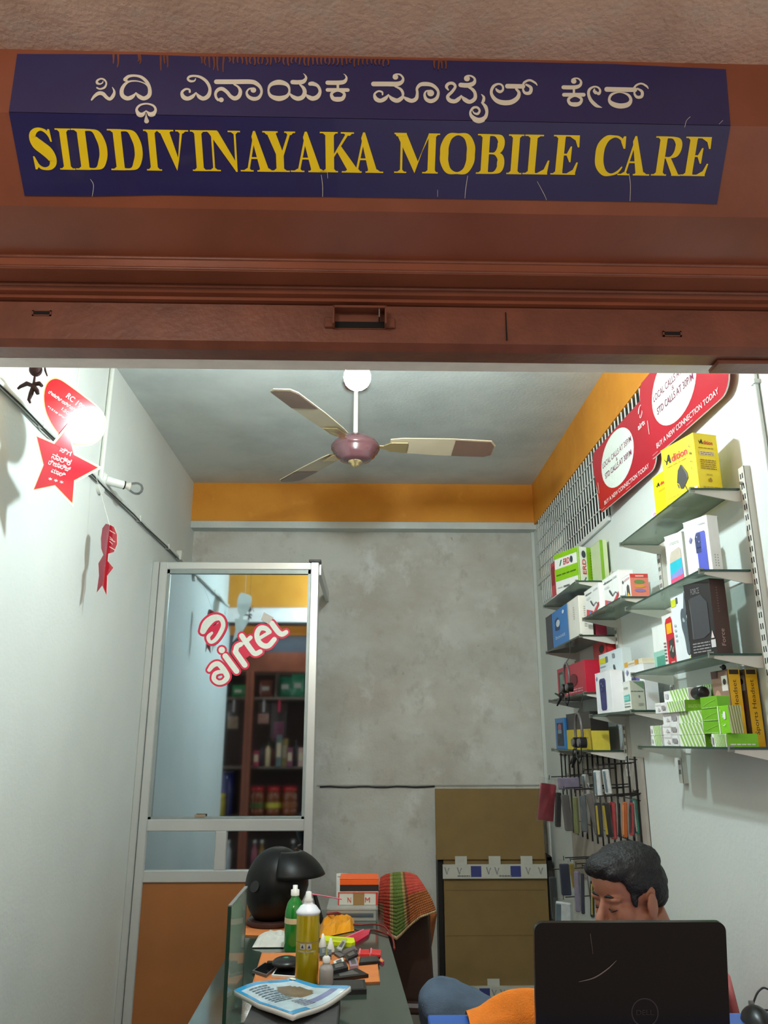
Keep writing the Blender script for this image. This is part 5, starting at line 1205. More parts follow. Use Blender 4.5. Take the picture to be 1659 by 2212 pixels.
b.tube([V((a, bb2, c - 0)) for a, bb2, c in spline([tuple(p) for p in q_], 4)] , .0022, m_black, n=6); b.build('cord', cdr)
# orange cloth
cl = MB()
ca = P(1100, 2190, Z=.905)
prn = random.Random(4)
def clothf(a, c):
    x = .225 + a * .24; y = 1.93 + c * .105
    env = (math.sin(math.pi * min(1, max(0, a * .9 + .1))) ** .6) * (math.sin(math.pi * min(1, max(0, c))) ** .7)
    z = .902 + env * (.035 + .05 * a + .018 * noise.noise(V((a * 4, c * 3, 1)))) 
    return V((x, y, max(.9022, z)))
cl.grid(clothf, 30, 16, mat('orange_cloth', (226, 122, 18), .85, var=.12, scale=30, bump=.3, bscale=300))
oc = recenter(cl.build('dust_cloth')); tag(oc, 'crumpled orange cloth on the blue counter beside the laptop', 'cloth')

# ================================================================ REPAIR TABLE
ZT = .85
m_tbl = mat('green_glass_top', (50, 64, 55), .12, var=.22, scale=6, coat=.3)
tb = thing('repair_table', 'narrow repair table with a scuffed green glass top running into the shop', 'table', (-.17, 2.75, 0))
corn = [(-.424, 1.95), (.122, 1.95), (.053, 3.49), (-.460, 3.49)]
tf = lambda u, v, w_: V((u + .17, v - 2.75, w_))
MB().prism(corn, tf, ZT - .014, ZT, m_tbl, side=m_gedge).build('glass_top', tb)
MB().prism([(-.41, 1.97), (.108, 1.97), (.042, 3.47), (-.446, 3.47)], tf, ZT - .07, ZT - .0142, m_wood).build('apron', tb)
for x, y in ((-.40, 2.0), (.095, 2.0), (.03, 3.44), (-.43, 3.44)):
    MB().box((x + .17 - .022, y - 2.75 - .022, 0), (x + .17 + .022, y - 2.75 + .022, ZT - .07), m_wood, ch=.003).build('leg', tb)
# standing glass sheet on its left side
gp = thing('glass_sheet', 'small upright glass sheet with a dark edge at the left of the repair table', 'glass panel', (-.346, 2.16, ZT))
b = MB(); b.box((0, 0, 0), (.006, .27, .255), m_glass); b.build('sheet', gp)
b = MB(); b.box((-.001, -.004, 0), (.008, .0, .256), m_gedge); b.box((-.001, .27, 0), (.007, .272, .25), m_gedge); b.box((-.001, 0, .255), (.008, .27, .259), mat('edge_strip', (120, 124, 122), .3)); b.build('edge_strip', gp)
def onT(px, py, z=ZT): return P(px, py, Z=z)
# magazine and dark folder
q4 = [onT(505, 2150, ZT + .032), onT(632, 2117, ZT + .032), onT(757, 2146, ZT + .032), onT(632, 2212, ZT + .032)]
ctr4 = sum(q4, V()) / 4
fol = thing('dark_folder', 'dark grey folder lying under the magazine on the repair table', 'folder', (ctr4.x + .01, ctr4.y - .035, ZT))
MB().box((-.11, -.12, 0), (.11, .08, .021), mat('dark_cover', (58, 58, 58), .5, var=.1), ch=.003).build('cover', fol)
mg = thing('magazine', 'curled magazine with a blue bordered cover lying on the dark folder', 'magazine', (ctr4.x, ctr4.y, ZT + .0235))
def bil(a, c, dz=0.0):
    p = q4[0] * (1 - a) * (1 - c) + q4[1] * a * (1 - c) + q4[2] * a * c + q4[3] * (1 - a) * c
    z = .012 + .014 * abs(c - .45) * 1.2 + .006 * math.sin(a * 5 + c * 2) 
    return V((p.x - ctr4.x, p.y - ctr4.y, z + dz))
m_cyan = mat('cyan_print', (30, 150, 206), .25, coat=.4); m_pale = mat('pale_print', (186, 206, 216), .3, var=.15, scale=30, coat=.4); m_brn = mat('brown_print', (120, 104, 88), .3, var=.3, scale=30); m_vio = mat('violet_print', (120, 130, 170), .3, var=.2, scale=40)
b = MB()
N1, N2 = 24, 24
for i in range(N1):
    for j in range(N2):
        a, c = (i + .5) / N1, (j + .5) / N2
        if min(c, 1 - a * 1.0) < .07 or c > .93 and a < .3 or a < .06: m_ = m_cyan
        elif (a - .62) ** 2 / .05 + (c - .42) ** 2 / .05 < 1: m_ = m_brn
        elif .1 < a < .9 and .74 < c < .88 and a > .45: m_ = m_vio
        else: m_ = m_pale
        b.add([bil(i / N1, j / N2, .001), bil((i + 1) / N1, j / N2, .001), bil((i + 1) / N1, (j + 1) / N2, .001), bil(i / N1, (j + 1) / N2, .001)], [(0, 1, 2, 3)], m_, True)
b.build('cover', mg)
pg = MB(); pg.grid(lambda a, c: bil(a, c), 16, 16, m_white); o = pg.build('pages', mg); solidify(o, .012, -1 if False else 1)
o.modifiers['thick'].offset = -1
prm = Print(lambda u, v, w_: bil(u, v, .0018 + w_)); prm.lines(.12, .12, .42, .62, 9, (96, 116, 130)); prm.lines(.3, .66, .5, .9, 5, (120, 130, 160)); prm.put(disc(.94, .06, .03, .05), (226, 220, 200)); prm.build('cover_print', mg)
# spray can
c_ = onT(662, 2130)
sp_ = thing('spray_can', 'tall yellow spray can with a white top and thin pink straw', 'spray can', (c_.x, c_.y, ZT))
r_ = (P(687, 2050, Y=c_.y).x - P(637, 2050, Y=c_.y).x) / 2
hz = P(662, 1973, Y=c_.y).z - ZT
m_can = mat('yellow_can', (190, 166, 6), .28, metal=.25, var=.06, coat=.4)
MB().lathe([(r_ * .92, 0), (r_, .004), (r_, hz - .006), (r_ * .97, hz)], m_can, n=36).build('can_body', sp_)
MB().lathe([(r_ * 1.0, hz - .001), (r_ * 1.07, hz + .002), (r_ * 1.07, hz + .006), (r_ * .95, hz + .010), (r_ * .70, hz + .020), (r_ * .52, hz + .023), (r_ * .40, hz + .026), (r_ * .38, hz + .03)], mat('white_tin', (222, 224, 230), .3), n=36).build('can_dome', sp_)
noz = MB(); noz.lathe([(.012, hz + .03), (.013, hz + .036), (.0085, hz + .042), (.008, hz + .056), (.0, hz + .058)], m_white, n=18); no_ = noz.build('nozzle', sp_)
MB().tube([(.008, -.0, hz + .05), (.05, -.0, hz + .044), (.095, 0, hz + .036)], .0017, mat('pink_straw', (206, 90, 110), .4), n=6).build('straw', no_)
bd = MB()
def canp(u, v, w_): a = -math.pi / 2 + (u - .5) * 2.6; return V(((r_ + w_) * math.cos(a), (r_ + w_) * math.sin(a), v))
pr = Print(canp, base=.0004)
def crect(u0, v0, u1, v1, col):
    n = 8; vs = []; 
    for i in range(n + 1): u = u0 + (u1 - u0) * i / n; vs += [(u, v0), (u, v1)]
    pr.put((vs, [(2 * i, 2 * i + 2, 2 * i + 3, 2 * i + 1) for i in range(n)]), col)
crect(0, hz * .62, 1, hz * .635, (150, 130, 80)); 
for u in (.36, .58): crect(u - .08, hz * .54, u + .08, hz * .61, (196, 192, 200))
for u in (.36, .58): pr.poly([(u - .05, hz * .55), (u, hz * .60), (u + .05, hz * .55)], (60, 54, 80))
crect(.2, hz * .495, .8, hz * .52, (190, 180, 150)); pr.lines(.24, hz * .5, .78, hz * .516, 1, (110, 96, 90))
pr.build('can_print', sp_)
# green bottle
g_ = onT(634, 2052); rg = .5 * (P(653, 2000, Y=g_.y).x - P(611, 2000, Y=g_.y).x)
gb = thing('green_bottle', 'green liquid bottle with a white flip cap and pale label behind the spray can', 'bottle', (g_.x, g_.y, ZT))
hb2 = P(632, 1934, Y=g_.y).z - ZT; ht2 = P(632, 1912, Y=g_.y).z - ZT
m_grn = mat('green_liquid_plastic', (22, 122, 40), .15, var=.06, coat=.5)
MB().lathe([(rg * .95, 0), (rg, .006), (rg, hb2 * .62), (rg * .96, hb2 * .72), (rg * .75, hb2 * .87), (rg * .42, hb2 * .96), (rg * .4, hb2)], m_grn, n=30).build('bottle_body', gb)
MB().lathe([(rg * .44, hb2), (rg * .44, hb2 + (ht2 - hb2) * .55), (rg * .25, hb2 + (ht2 - hb2) * .62), (rg * .25, ht2), (0, ht2)], m_white, n=18).build('flip_cap', gb)
MB().lathe([(rg * 1.015, hb2 * .50), (rg * 1.015, hb2 * .60)], mat('pale_label', (206, 190, 150), .5), n=30).build('bottle_label', gb)
# small squeeze bottle
s_c = onT(704, 2136); rs = .5 * (P(719, 2110, Y=s_c.y).x - P(688, 2110, Y=s_c.y).x)
sq = thing('squeeze_bottle', 'small translucent squeeze bottle with a needle tip beside the spray can', 'bottle', (s_c.x, s_c.y, ZT))
hs_ = P(704, 2082, Y=s_c.y).z - ZT
m_trs = mat('translucent_plastic', (164, 160, 156), .3, var=.04, coat=.2)
MB().lathe([(rs * .92, 0), (rs, .004), (rs, hs_ * .78), (rs * .85, hs_ * .92), (rs * .48, hs_), (rs * .48, hs_ + .004)], m_trs, n=24).build('bottle_body', sq)
MB().lathe([(rs * .55, hs_ + .004), (rs * .55, hs_ + .016), (rs * .3, hs_ + .02)], m_white, n=18).build('screw_cap', sq)
MB().cyl((0, 0, hs_ + .02), (0, 0, hs_ + .042), .003, mat('needle_tip', (170, 176, 110), .4), r1=.0016, n=8).build('needle_tip', sq)
# work mats and small things; flat pieces are placed by their picture corners on the table
def slabthing(name, label, cat, pts, t, m, z=ZT, ch=.0, child=None, part='body', group=None):
    ps = [onT(x, y, z) for x, y in pts]; c = sum(ps, V()) / len(ps)
    o = thing(name, label, cat, (c.x, c.y, z), group=group)
    poly = [(p.x - c.x, p.y - c.y) for p in ps]
    MB().prism(poly, lambda u, v, w_: V((u, v, w_)), 0, t, m).build(part, o)
    if child: child(o, poly, t)
    return o, poly
m_mat = mat('orange_mat', (206, 122, 62), .7, var=.08, scale=20)
def matedge(o, poly, t):
    b = MB()
    for i in range(len(poly)): b.tube([(poly[i][0], poly[i][1], t), (poly[(i + 1) % len(poly)][0], poly[(i + 1) % len(poly)][1], t)], .0015, m_mat, n=5)
    b.build('hem', o)
slabthing('work_mat', 'orange work mat with phone parts in the middle of the repair table', 'mat', [(546, 2128), (566, 2062), (812, 2062), (820, 2124), (700, 2130)], .004, m_mat, child=matedge, part='mat_sheet')
slabthing('work_mat', 'orange work mat at the far end of the repair table under the helmet', 'mat', [(518, 2022), (528, 1994), (660, 1994), (640, 2026)], .004, m_mat, child=matedge, part='mat_sheet')
ZM = ZT + .0045
def phone(label, pts, z=ZM, col=m_black, rim=m_grey, t=.007):
    def ch_(o, poly, tt):
        s_ = .86; MB().prism([(x * s_, y * s_) for x, y in poly], lambda u, v, w_: V((u, v, w_)), tt, tt + .0006, mat('phone_screen', (16, 18, 20), .08)).build('screen', o)
    return slabthing('mobile_phone', label, 'phone', pts, t, rim, z, child=ch_, part='frame')
phone('black phone with a white frame lying on the orange mat beside the spray can', [(586, 2112), (604, 2086), (642, 2090), (640, 2116)], rim=m_white)
phone('grey phone lying at the left end of the orange mat', [(545, 2102), (572, 2084), (600, 2092), (575, 2112)])
phone('dark phone lying on the right end of the orange mat', [(775, 2086), (778, 2072), (816, 2070), (820, 2082)], rim=m_black)
phone('black tablet lying on the bare table below the right end of the orange mat', [(706, 2152), (712, 2128), (788, 2126), (792, 2148)], z=ZT, rim=m_black, t=.012)
mg2 = onT(618, 2090, ZM + .0085)
ms = thing('multimeter_clamp', 'rounded black device with a green button lying on the phone on the mat', 'tool', (mg2.x, mg2.y, ZM + .0085))
MB().ell((0, 0, .014), (.042, .05, .0145), m_black).build('body', ms); MB().ell((.0, -.01, .028), (.009, .006, .003), mat('green_button', (30, 120, 90), .4)).build('button', ms); MB().tube([(-.035, .0, .012), (-.055, .02, .008)], .006, m_black).build('nose', ms)
rnd = random.Random(11)
PARTS = [('phone_board', 'grey phone board with a pale edge strip at the top of the parts pile', [(722, 2064), (765, 2046), (772, 2056), (735, 2072)], m_grey, .006),
         ('phone_board', 'dark phone back plate at the right of the parts pile', [(742, 2068), (766, 2054), (774, 2066), (752, 2076)], m_black, .006),
         ('phone_board', 'white phone frame piece in the middle of the parts pile', [(720, 2080), (740, 2072), (744, 2082), (724, 2090)], m_white, .005),
         ('phone_board', 'dark grey phone shell below the white frame piece', [(714, 2090), (746, 2082), (752, 2096), (718, 2104)], m_lapk, .008),
         ('phone_board', 'black phone shell at the lower right of the parts pile', [(716, 2112), (770, 2098), (796, 2112), (720, 2122)], m_black, .009),
         ('phone_board', 'slate grey phone shell at the left of the parts pile behind the squeeze bottle', [(690, 2052), (716, 2048), (716, 2066), (690, 2070)], mat('slate_plastic', (66, 78, 80), .4), .006),
         ('phone_board', 'mauve phone cover in the parts pile', [(752, 2076), (770, 2074), (774, 2092), (756, 2094)], mat('mauve_plastic', (150, 130, 144), .35), .008),
         ('phone_board', 'silver phone frame piece at the far edge of the parts pile', [(726, 2052), (742, 2032), (748, 2036), (738, 2056)], m_alu, .005)]
for i, (n_, lab, pts, m_, t) in enumerate(PARTS):
    def ch_(o, poly, tt):
        b = MB(); b.prism([(x * .55, y * .55) for x, y in poly], lambda u, v, w_: V((u, v, w_)), tt, tt + .0012, m_steel); b.build('shield_plate', o)
    slabthing(n_, lab, 'phone part', pts, t, m_, ZM + (.0 if i % 2 == 0 else .0085), child=ch_, part='board')
for i, (px, py, lab) in enumerate(((697, 2050, 'white plastic nozzle cap standing left of the parts pile'), (714, 2060, 'white pointed nozzle standing on the mat behind the squeeze bottle'))):
    q_ = onT(px, py, ZM); t = thing('nozzle_cap', lab, 'nozzle', (q_.x, q_.y, ZM)); MB().lathe([(.012, 0), (.013, .012), (.008, .028), (.003, .045), (0, .046)], m_white, n=16).build('cap_body', t); MB().lathe([(.0138, 0), (.0138, .006)], m_grey, n=16).build('cap_ring', t)
def strip_ends(o, poly, t): MB().prism([(x * .5, y * .5) for x, y in poly], lambda u, v, w_: V((u, v, w_)), t, t + .0006, ink((180, 190, 40))).build('strip_label', o)
slabthing('ruler_strip', 'neon yellow plastic strip lying across the table', 'strip', [(692, 2040), (694, 2029), (764, 2034), (767, 2043), (760, 2046)], .012, mat('neon_yellow', (214, 226, 20), .4), child=strip_ends)
def pouch_seal(o, poly, t): b = MB(); b.tube([(poly[0][0], poly[0][1], t), (poly[1][0], poly[1][1], t)], .003, ink((230, 120, 140))); b.build('seal', o)
slabthing('red_pouch', 'pink red plastic pouch lying beyond the neon strip', 'pouch', [(745, 2032), (785, 2014), (800, 2012), (796, 2024), (770, 2040)], .008, mat('pink_red_film', (200, 30, 70), .25, var=.15), child=pouch_seal)
for i, (pts, lab) in enumerate((([(776, 2066), (778, 2055), (797, 2055), (798, 2066)], 'small red sachet on the mat, the left one of two'), ([(801, 2066), (802, 2054), (823, 2056), (822, 2068)], 'small red sachet on the mat, the right one of two'))):
    slabthing('red_sachet', lab, 'sachet', pts, .006, mat('red_film', (206, 40, 44), .3, var=.12), ZM, child=pouch_seal)
slabthing('pink_clip', 'tiny pink clip at the right edge of the orange mat', 'clip', [(818, 2080), (822, 2072), (830, 2080), (826, 2084)], .006, mat('pink_plastic', (214, 60, 90), .4), ZT, child=strip_ends)
# yellow orange packet
yo = [onT(690, 2028), onT(690, 1992), onT(765, 1988), onT(765, 2012)]
cy_ = sum(yo, V()) / 4
yp = thing('yellow_packet', 'crumpled orange yellow packet behind the green bottle and spray can', 'packet', (cy_.x, cy_.y, ZT))
b = MB()
def ypf(a, c):
    p = yo[0] * (1 - a) * (1 - c) + yo[3] * a * (1 - c) + yo[2] * a * c + yo[1] * (1 - a) * c
    e = (math.sin(math.pi * a) * math.sin(math.pi * c)) ** .4
    return V((p.x - cy_.x, p.y - cy_.y, .002 + e * (.034 + .03 * noise.noise(V((a * 5, c * 4, 3))))))
b.grid(ypf, 9, 7, mat('yellow_orange_film', (226, 150, 26), .3, var=.14, scale=14), smooth=False); b.build('packet_film', yp)
MB().tube([ypf(.2, .6) + V((0, 0, .006)), ypf(.5, .5) + V((0, 0, .006)), ypf(.7, .7) + V((0, 0, .008))], .005, mat('maroon_band', (110, 30, 30), .4)).build('band', yp)
# crumpled white paper
wp = onT(594, 2034)
t = thing('crumpled_paper', 'crumpled white paper beside the green bottle near the helmet', 'paper', (wp.x, wp.y, ZT)); b = MB()
b.grid(lambda a, c: V(((a - .5) * .13, (c - .5) * .18, .003 + .035 * (math.sin(math.pi * a) * math.sin(math.pi * c)) ** .5 * (.6 + .6 * abs(noise.noise(V((a * 5, c * 5, 0))))))), 12, 12, mat('crumpled_white', (196, 196, 188), .7), smooth=False); b.build('paper_sheet', t)
# boxes stacked at the far right end of the table
def tbox(name, label, pl, pr_, pyb, pyt, Y, dep, z, col, prints=None):
    a, b2 = P(pl, pyb, Y=Y), P(pr_, pyb, Y=Y); h = P(pl, pyt, Y=Y).z - P(pl, pyb, Y=Y).z
    return carton(name, label, 'box', V((a.x, Y, z)), (b2.x - a.x, dep, h), col, prints), z + h + .001
_, z1 = tbox('parts_organiser', 'grey plastic parts organiser at the bottom of the stack of cartons', 706, 812, 1985, 1958, 3.28, .2, ZT, (150, 152, 146), {'N': [('r', .1, .3, .95, .62, (84, 92, 96)), ('r', .45, .3, .95, .45, (66, 76, 82)), ('r', 0, .9, 1, 1, (176, 178, 172))]})
_, z2 = tbox('small_carton', 'white carton with red corner edges and brown tape in the middle of the far stack', 730, 816, 1960, 1932, 3.34, .14, z1, (206, 204, 192), {'N': [('r', 0, 0, .03, 1, (200, 50, 40)), ('r', .95, 0, 1, 1, (200, 50, 40)), ('r', .38, 0, .66, 1, (150, 116, 70)), ('r', 0, .93, 1, 1, (200, 70, 50)), ('t', 'N', .24, .2, .33, .6, (200, 50, 50)), ('t', 'M', .68, .2, .8, .6, (200, 50, 50))]})
_, z3 = tbox('small_carton', 'black and bright orange carton on top of the far stack', 734, 818, 1928, 1902, 3.35, .13, z2, (34, 26, 24), {'N': [('r', 0, .55, 1, 1, (232, 92, 24))], 'T': [('r', 0, 0, 1, 1, (232, 92, 24))]})
wc = P(737, 1925, Y=3.50)
t = thing('white_card', 'small white card leaning behind the far stack of cartons', 'card', (wc.x + .005, 3.5, ZT)); MB().box((-.025, 0, 0), (.02, .004, P(737, 1887, Y=3.5).z - ZT), m_card).build('card_sheet', t); MB().box((-.02, -.0006, .12), (.015, 0, .122), ink((120, 120, 120))).build('printed_rule', t)
pn = P(698, 1968, Y=3.2)
t = thing('black_marker', 'black marker leaning upright behind the spray can', 'marker', (pn.x, 3.2, ZT)); pt = P(680, 1933, Y=3.2)
MB().cyl((0, 0, .002), (pt.x - pn.x, 0, pt.z - ZT), .009, m_black, r1=.007).build('barrel', t); MB().cyl((0, 0, 0), (0, 0, .012), .0105, m_grey).build('end_cap', t)
# red cable over the table
t = thing('red_cable', 'thin red cable looping over the far right part of the repair table', 'cable', (0, 3.0, ZT))
pts = [onT(745, 1996, ZT + .004), onT(775, 1998, ZT + .01), onT(800, 1996, ZT + .012), onT(826, 2000, ZT + .012), onT(838, 2010, ZT + .006), onT(849, 2030, ZT + .005), onT(852, 2050, ZT + .004)]
MB().tube([V(p) - V((0, 3.0, ZT)) for p in spline([tuple(q_) for q_ in pts], 4)], .003, mat('red_wire', (120, 30, 26), .4), n=6).build('wire', t)
pts = [onT(790, 2012, ZT + .004), onT(806, 2008, ZT + .006), onT(826, 2014, ZT + .006), onT(845, 2022, ZT + .004)]
MB().tube([V(p) - V((0, 3.0, ZT)) for p in spline([tuple(q_) for q_ in pts], 4)], .0025, mat('red_wire', (120, 30, 26), .4), n=6).build('wire', t)

# ---- helmet
hc = P(598, 1928, Y=3.22)
m_helm = mat('black_gloss', (12, 14, 15), .42, var=.1, spec=.25)
hel = thing('motorcycle_helmet', 'black motorcycle helmet with its visor raised at the far left end of the repair table', 'helmet', (hc.x, 3.22, ZT + .0045))
hz_ = P(600, 1848, Y=3.22).z - ZT
b = MB()
def shell(a, c):
    ph_ = 6.283185 * a; th_ = math.pi * (1 - c) * .80
    r = V((.118 * math.sin(th_) * math.cos(ph_), .135 * math.sin(th_) * math.sin(ph_), .135 * math.cos(th_)))
    k = max(0, -r.z / .135)
    return V((r.x * (1 - .12 * k) - .02 * k, r.y * (1 - .1 * k), r.z + .13))
b.grid(shell, 40, 24, m_helm); sh_ = b.build('shell', hel); solidify(sh_, .012, -1)
b = MB()
def vis(a, c):
    ph_ = math.radians(-75 + a * 150 - 35); th_ = math.radians(22 + c * 50)
    q_ = V((.130 * math.sin(th_) * math.cos(ph_), .148 * math.sin(th_) * math.sin(ph_), .145 * math.cos(th_)))
    q_ = Matrix.Rotation(math.radians(-38), 3, V((math.sin(math.radians(-35)) * -1, math.cos(math.radians(-35)), 0))) @ q_ if False else q_
    return q_ + V((.035 + .02 * c, -.02, .118 + .008 * c))
b.grid(vis, 20, 10, m_helm); o = b.build('visor', hel); solidify(o, .004, 0)
for s_ in (-1, 1):
    q_ = V((.118 * math.cos(math.radians(-35 + 90 * s_)) * .98, .135 * math.sin(math.radians(-35 + 90 * s_)) * .98, .14))
    MB().cyl(q_ * .97 + V((0, 0, .004)), q_ * 1.05 + V((0, 0, -.003)), .02, m_black).build('visor_pivot', hel)
MB().lathe([(.088, .018), (.094, .004), (.09, .0), (.082, .004), (.08, .02)], mat('maroon_trim', (60, 28, 24), .5), n=32, off=(-.017, 0, 0)).build('rim_trim', hel)
# ---- chair with towel
m_chair = mat('brown_chair_plastic', (60, 40, 32), .45, var=.08)
chx, chy = .19, 3.62
chair = thing('office_chair', 'dark brown chair under a striped towel at the far end of the repair table', 'chair', (.19, chy, 0), math.radians(-8))
MB().box((-.13, -.02, .44), (.19, .34, .48), m_chair, ch=.012).build('seat', chair)
for x in (-.11, .17):
    for y in (.01, .31): MB().cyl((x * 1.05, y, 0), (x, y, .44), .016, m_chair, r1=.02).build('leg', chair)
b = MB(); b.grid(lambda a, c: V(((a - .5) * .21 * (1 - .2 * c) - .02, .02 - .02 * c + .03 * (4 * (a - .5) ** 2 * -1 + 1) * .6,     .46 + c * .44 - .05 * (2 * abs(a - .5)) ** 3 * c)), 12, 12, m_chair); bk = b.build('backrest', chair); solidify(bk, .02, 0)
# towel
def lerpP(pl, t):
    n = len(pl) - 1; i = min(int(t * n), n - 1); f = t * n - i
    return (pl[i][0] + (pl[i + 1][0] - pl[i][0]) * f, pl[i][1] + (pl[i + 1][1] - pl[i][1]) * f)
TOP = [(822, 1896), (834, 1889), (852, 1885), (870, 1884), (886, 1886), (900, 1892)]
BOT = [(816, 2000), (832, 2016), (857, 2031), (880, 2006), (908, 1983), (942, 1970)]
MID = [(817, 1950), (828, 1952), (856, 1956), (876, 1950), (898, 1940), (926, 1930)]
to = P(865, 1940, Y=3.5)
tw = thing('striped_towel', 'orange and green striped towel draped over the back of the brown chair', 'towel', to)
def twp(u, v):
    a = lerpP(TOP, u); m_ = lerpP(MID, u); b_ = lerpP(BOT, u)
    q_ = [a[i] * (1 - v) * (1 - 2 * v) + m_[i] * 4 * v * (1 - v) + b_[i] * v * (2 * v - 1) for i in (0, 1)]
    Yd = 3.58 - .05 * math.sin(min(1, v * 2.2) * 1.57) - .018 * math.sin(u * 14 + v * 2) * v
    return P(q_[0], q_[1], Y=Yd) - to
bands = [(.0, .30, (160, 52, 34)), (.30, .355, (150, 130, 80)), (.355, .56, (92, 112, 46)), (.56, .60, (160, 132, 84)), (.60, .66, (120, 70, 40)), (.66, 1., (162, 92, 44))]
b = MB()
NU, NV = 40, 18
for i in range(NU):
    for j in range(NV):
        u = (i + .5) / NU; v = (j + .5) / NV
        col = next(c for a, e, c in bands if a <= u < e + 1e-6)
        if u > .66 and v < .38: col = (190, 72, 58)
        if u < .2 and v > .5: col = (120, 84, 52)
        if v > .93: col = (190, 160, 120)
        m_ = mat('towel_%02x%02x%02x' % col, col, .95, var=.14, scale=50, bump=.5, bscale=420)
        b.add([twp(i / NU, j / NV), twp((i + 1) / NU, j / NV), twp((i + 1) / NU, (j + 1) / NV), twp(i / NU, (j + 1) / NV)], [(0, 1, 2, 3)], m_, True)
fo = b.build('front_fall', tw); solidify(fo, .006, 0)
BK = [(905, 1990), (925, 1972), (943, 1972)]; BK2 = [(882, 2082), (900, 2076), (926, 2082)]
b = MB(); b.grid(lambda u, v: P(lerpP(BK, u)[0] * (1 - v) + lerpP(BK2, u)[0] * v, lerpP(BK, u)[1] * (1 - v) + lerpP(BK2, u)[1] * v, Y=3.68 + .03 * math.sin(u * 6 + v * 3)) - to, 10, 12, mat('towel_a25c2c', (162, 92, 44), .95))
bo = b.build('back_fall', tw); solidify(bo, .006, 0)
b = MB(); b.grid(lambda u, v: P(lerpP(TOP, u)[0], lerpP(TOP, u)[1], Y=3.58) * (1 - v) + P(lerpP([(860, 1960), (905, 1990), (925, 1972), (943, 1972)], u)[0], lerpP([(860, 1990), (905, 1990), (925, 1974), (943, 1972)], u)[1], Y=3.68) * v + V((0, 0, .008 * math.sin(v * 3.14))) - to, 10, 8, mat('towel_a25c2c', (162, 92, 44), .95)); bo = b.build('top_fold', tw); solidify(bo, .006, 0)
# ================================================================ THE SEATED MAN
HC = P(1358, 1936, Y=2.3)
m_skin = mat('brown_skin', (158, 106, 82), .5, var=.06, scale=30)
m_hair = mat('black_hair', (18, 18, 20), .55, var=.25, scale=120, bump=.5, bscale=160)
m_shirt = mat('pale_shirt', (186, 182, 172), .8, var=.06, bump=.1)
m_jean = mat('blue_denim', (70, 86, 104), .85, var=.22, scale=14, bump=.25, bscale=260)
man = thing('person', 'seated man with short black hair in jeans looking down behind the laptop', 'person', (.72, 2.36, 0))
O2 = V((.72, 2.36, 0))
def skin_mesh(name, verts, edges, sub=2):
    me = bpy.data.meshes.new(name); me.from_pydata([v[0] for v in verts], edges, [])
    o = bpy.data.objects.new(name, me); COL.objects.link(o)
    sk = o.modifiers.new('skin', 'SKIN'); sk.use_smooth_shade = True
    lay = me.skin_vertices[0].data if me.skin_vertices else None
    if lay is None:
        bpy.context.view_layer.objects.active = o
        b = bmesh.new(); b.from_mesh(me); b.verts.layers.skin.verify(); b.to_mesh(me); b.free(); lay = me.skin_vertices[0].data
    for i, v in enumerate(verts): lay[i].radius = (v[1], v[1] if len(v) < 3 else v[2]); lay[i].use_root = (i == 0)
    o.modifiers.new('sub', 'SUBSURF').levels = sub
    o.modifiers['sub'].render_levels = sub
    dg = bpy.context.evaluated_depsgraph_get(); m2 = bpy.data.meshes.new_from_object(o.evaluated_get(dg))
    vs = [v.co.copy() for v in m2.vertices]; fs = [tuple(p.vertices) for p in m2.polygons]
    bpy.data.objects.remove(o); bpy.data.meshes.remove(me); bpy.data.meshes.remove(m2)
    return vs, fs
def remeshed(name, mb, voxel, m, parent, smooth=6, jit=0.0, off=O2):
    me = bpy.data.meshes.new(name); me.from_pydata([tuple(V(v) - off) for v in mb.v], [], mb.f); me.materials.append(m)
    o = bpy.data.objects.new(name, me); COL.objects.link(o)
    rm = o.modifiers.new('r', 'REMESH'); rm.mode = 'VOXEL'; rm.voxel_size = voxel; rm.use_smooth_shade = True
    if smooth:
        s_ = o.modifiers.new('s', 'SMOOTH'); s_.factor = .5; s_.iterations = smooth
    dg = bpy.context.evaluated_depsgraph_get(); m2 = bpy.data.meshes.new_from_object(o.evaluated_get(dg))
    m2.name = name; o.modifiers.clear(); o.data = m2
    if not m2.materials: m2.materials.append(m)
    if jit:
        for v in m2.vertices: v.co += v.normal * jit * (noise.noise(v.co * 70) + .6 * noise.noise(v.co * 170))
    m2.polygons.foreach_set('use_smooth', [True] * len(m2.polygons))
    o.parent = parent
    return o
# joints
pel = V((.66, 2.41, .53)); chest = V((.775, 2.385, .80)); nk = V((.785, 2.345, .955))
shL, shR = V((.775, 2.20, .93)), V((.80, 2.53, .93))
elL, elR = V((.62, 2.15, .72)), V((.63, 2.55, .70))
wrL, wrR = V((.45, 2.26, .73)), V((.45, 2.42, .72))
hipL, hipR = V((.64, 2.34, .52)), V((.64, 2.49, .52))
knL, knR = V((.175, 2.42, .845)), V((.24, 2.60, .60))
anL, anR = V((.38, 2.42, .515)), V((.27, 2.60, .10))
ftL, ftR = V((.27, 2.40, .475)), V((.14, 2.60, .04))
bv = [(pel, .12, .10), (V((.70, 2.40, .66)), .12, .10), (chest, .14, .11), (V((.79, 2.36, .90)), .11, .09), (nk, .06, .06)]
be = [(0, 1), (1, 2), (2, 3), (3, 4)]
def limb(chain, root):
    k = root
    for p, r in chain: bv.append((V(p), r)); be.append((k, len(bv) - 1)); k = len(bv) - 1
    return k
wl = limb([(shL, .06), (elL, .043), (wrL, .028)], 3); wr_ = limb([(shR, .06), (elR, .043), (wrR, .028)], 3)
limb([(hipL, .085), ((hipL + knL) / 2, .075), (knL, .058), ((knL + anL) / 2, .05), (anL, .037), (ftL, .032)], 0)
limb([(hipR, .085), ((hipR + knR) / 2, .075), (knR, .058), ((knR + anR) / 2, .05), (anR, .037), (ftR, .032)], 0)
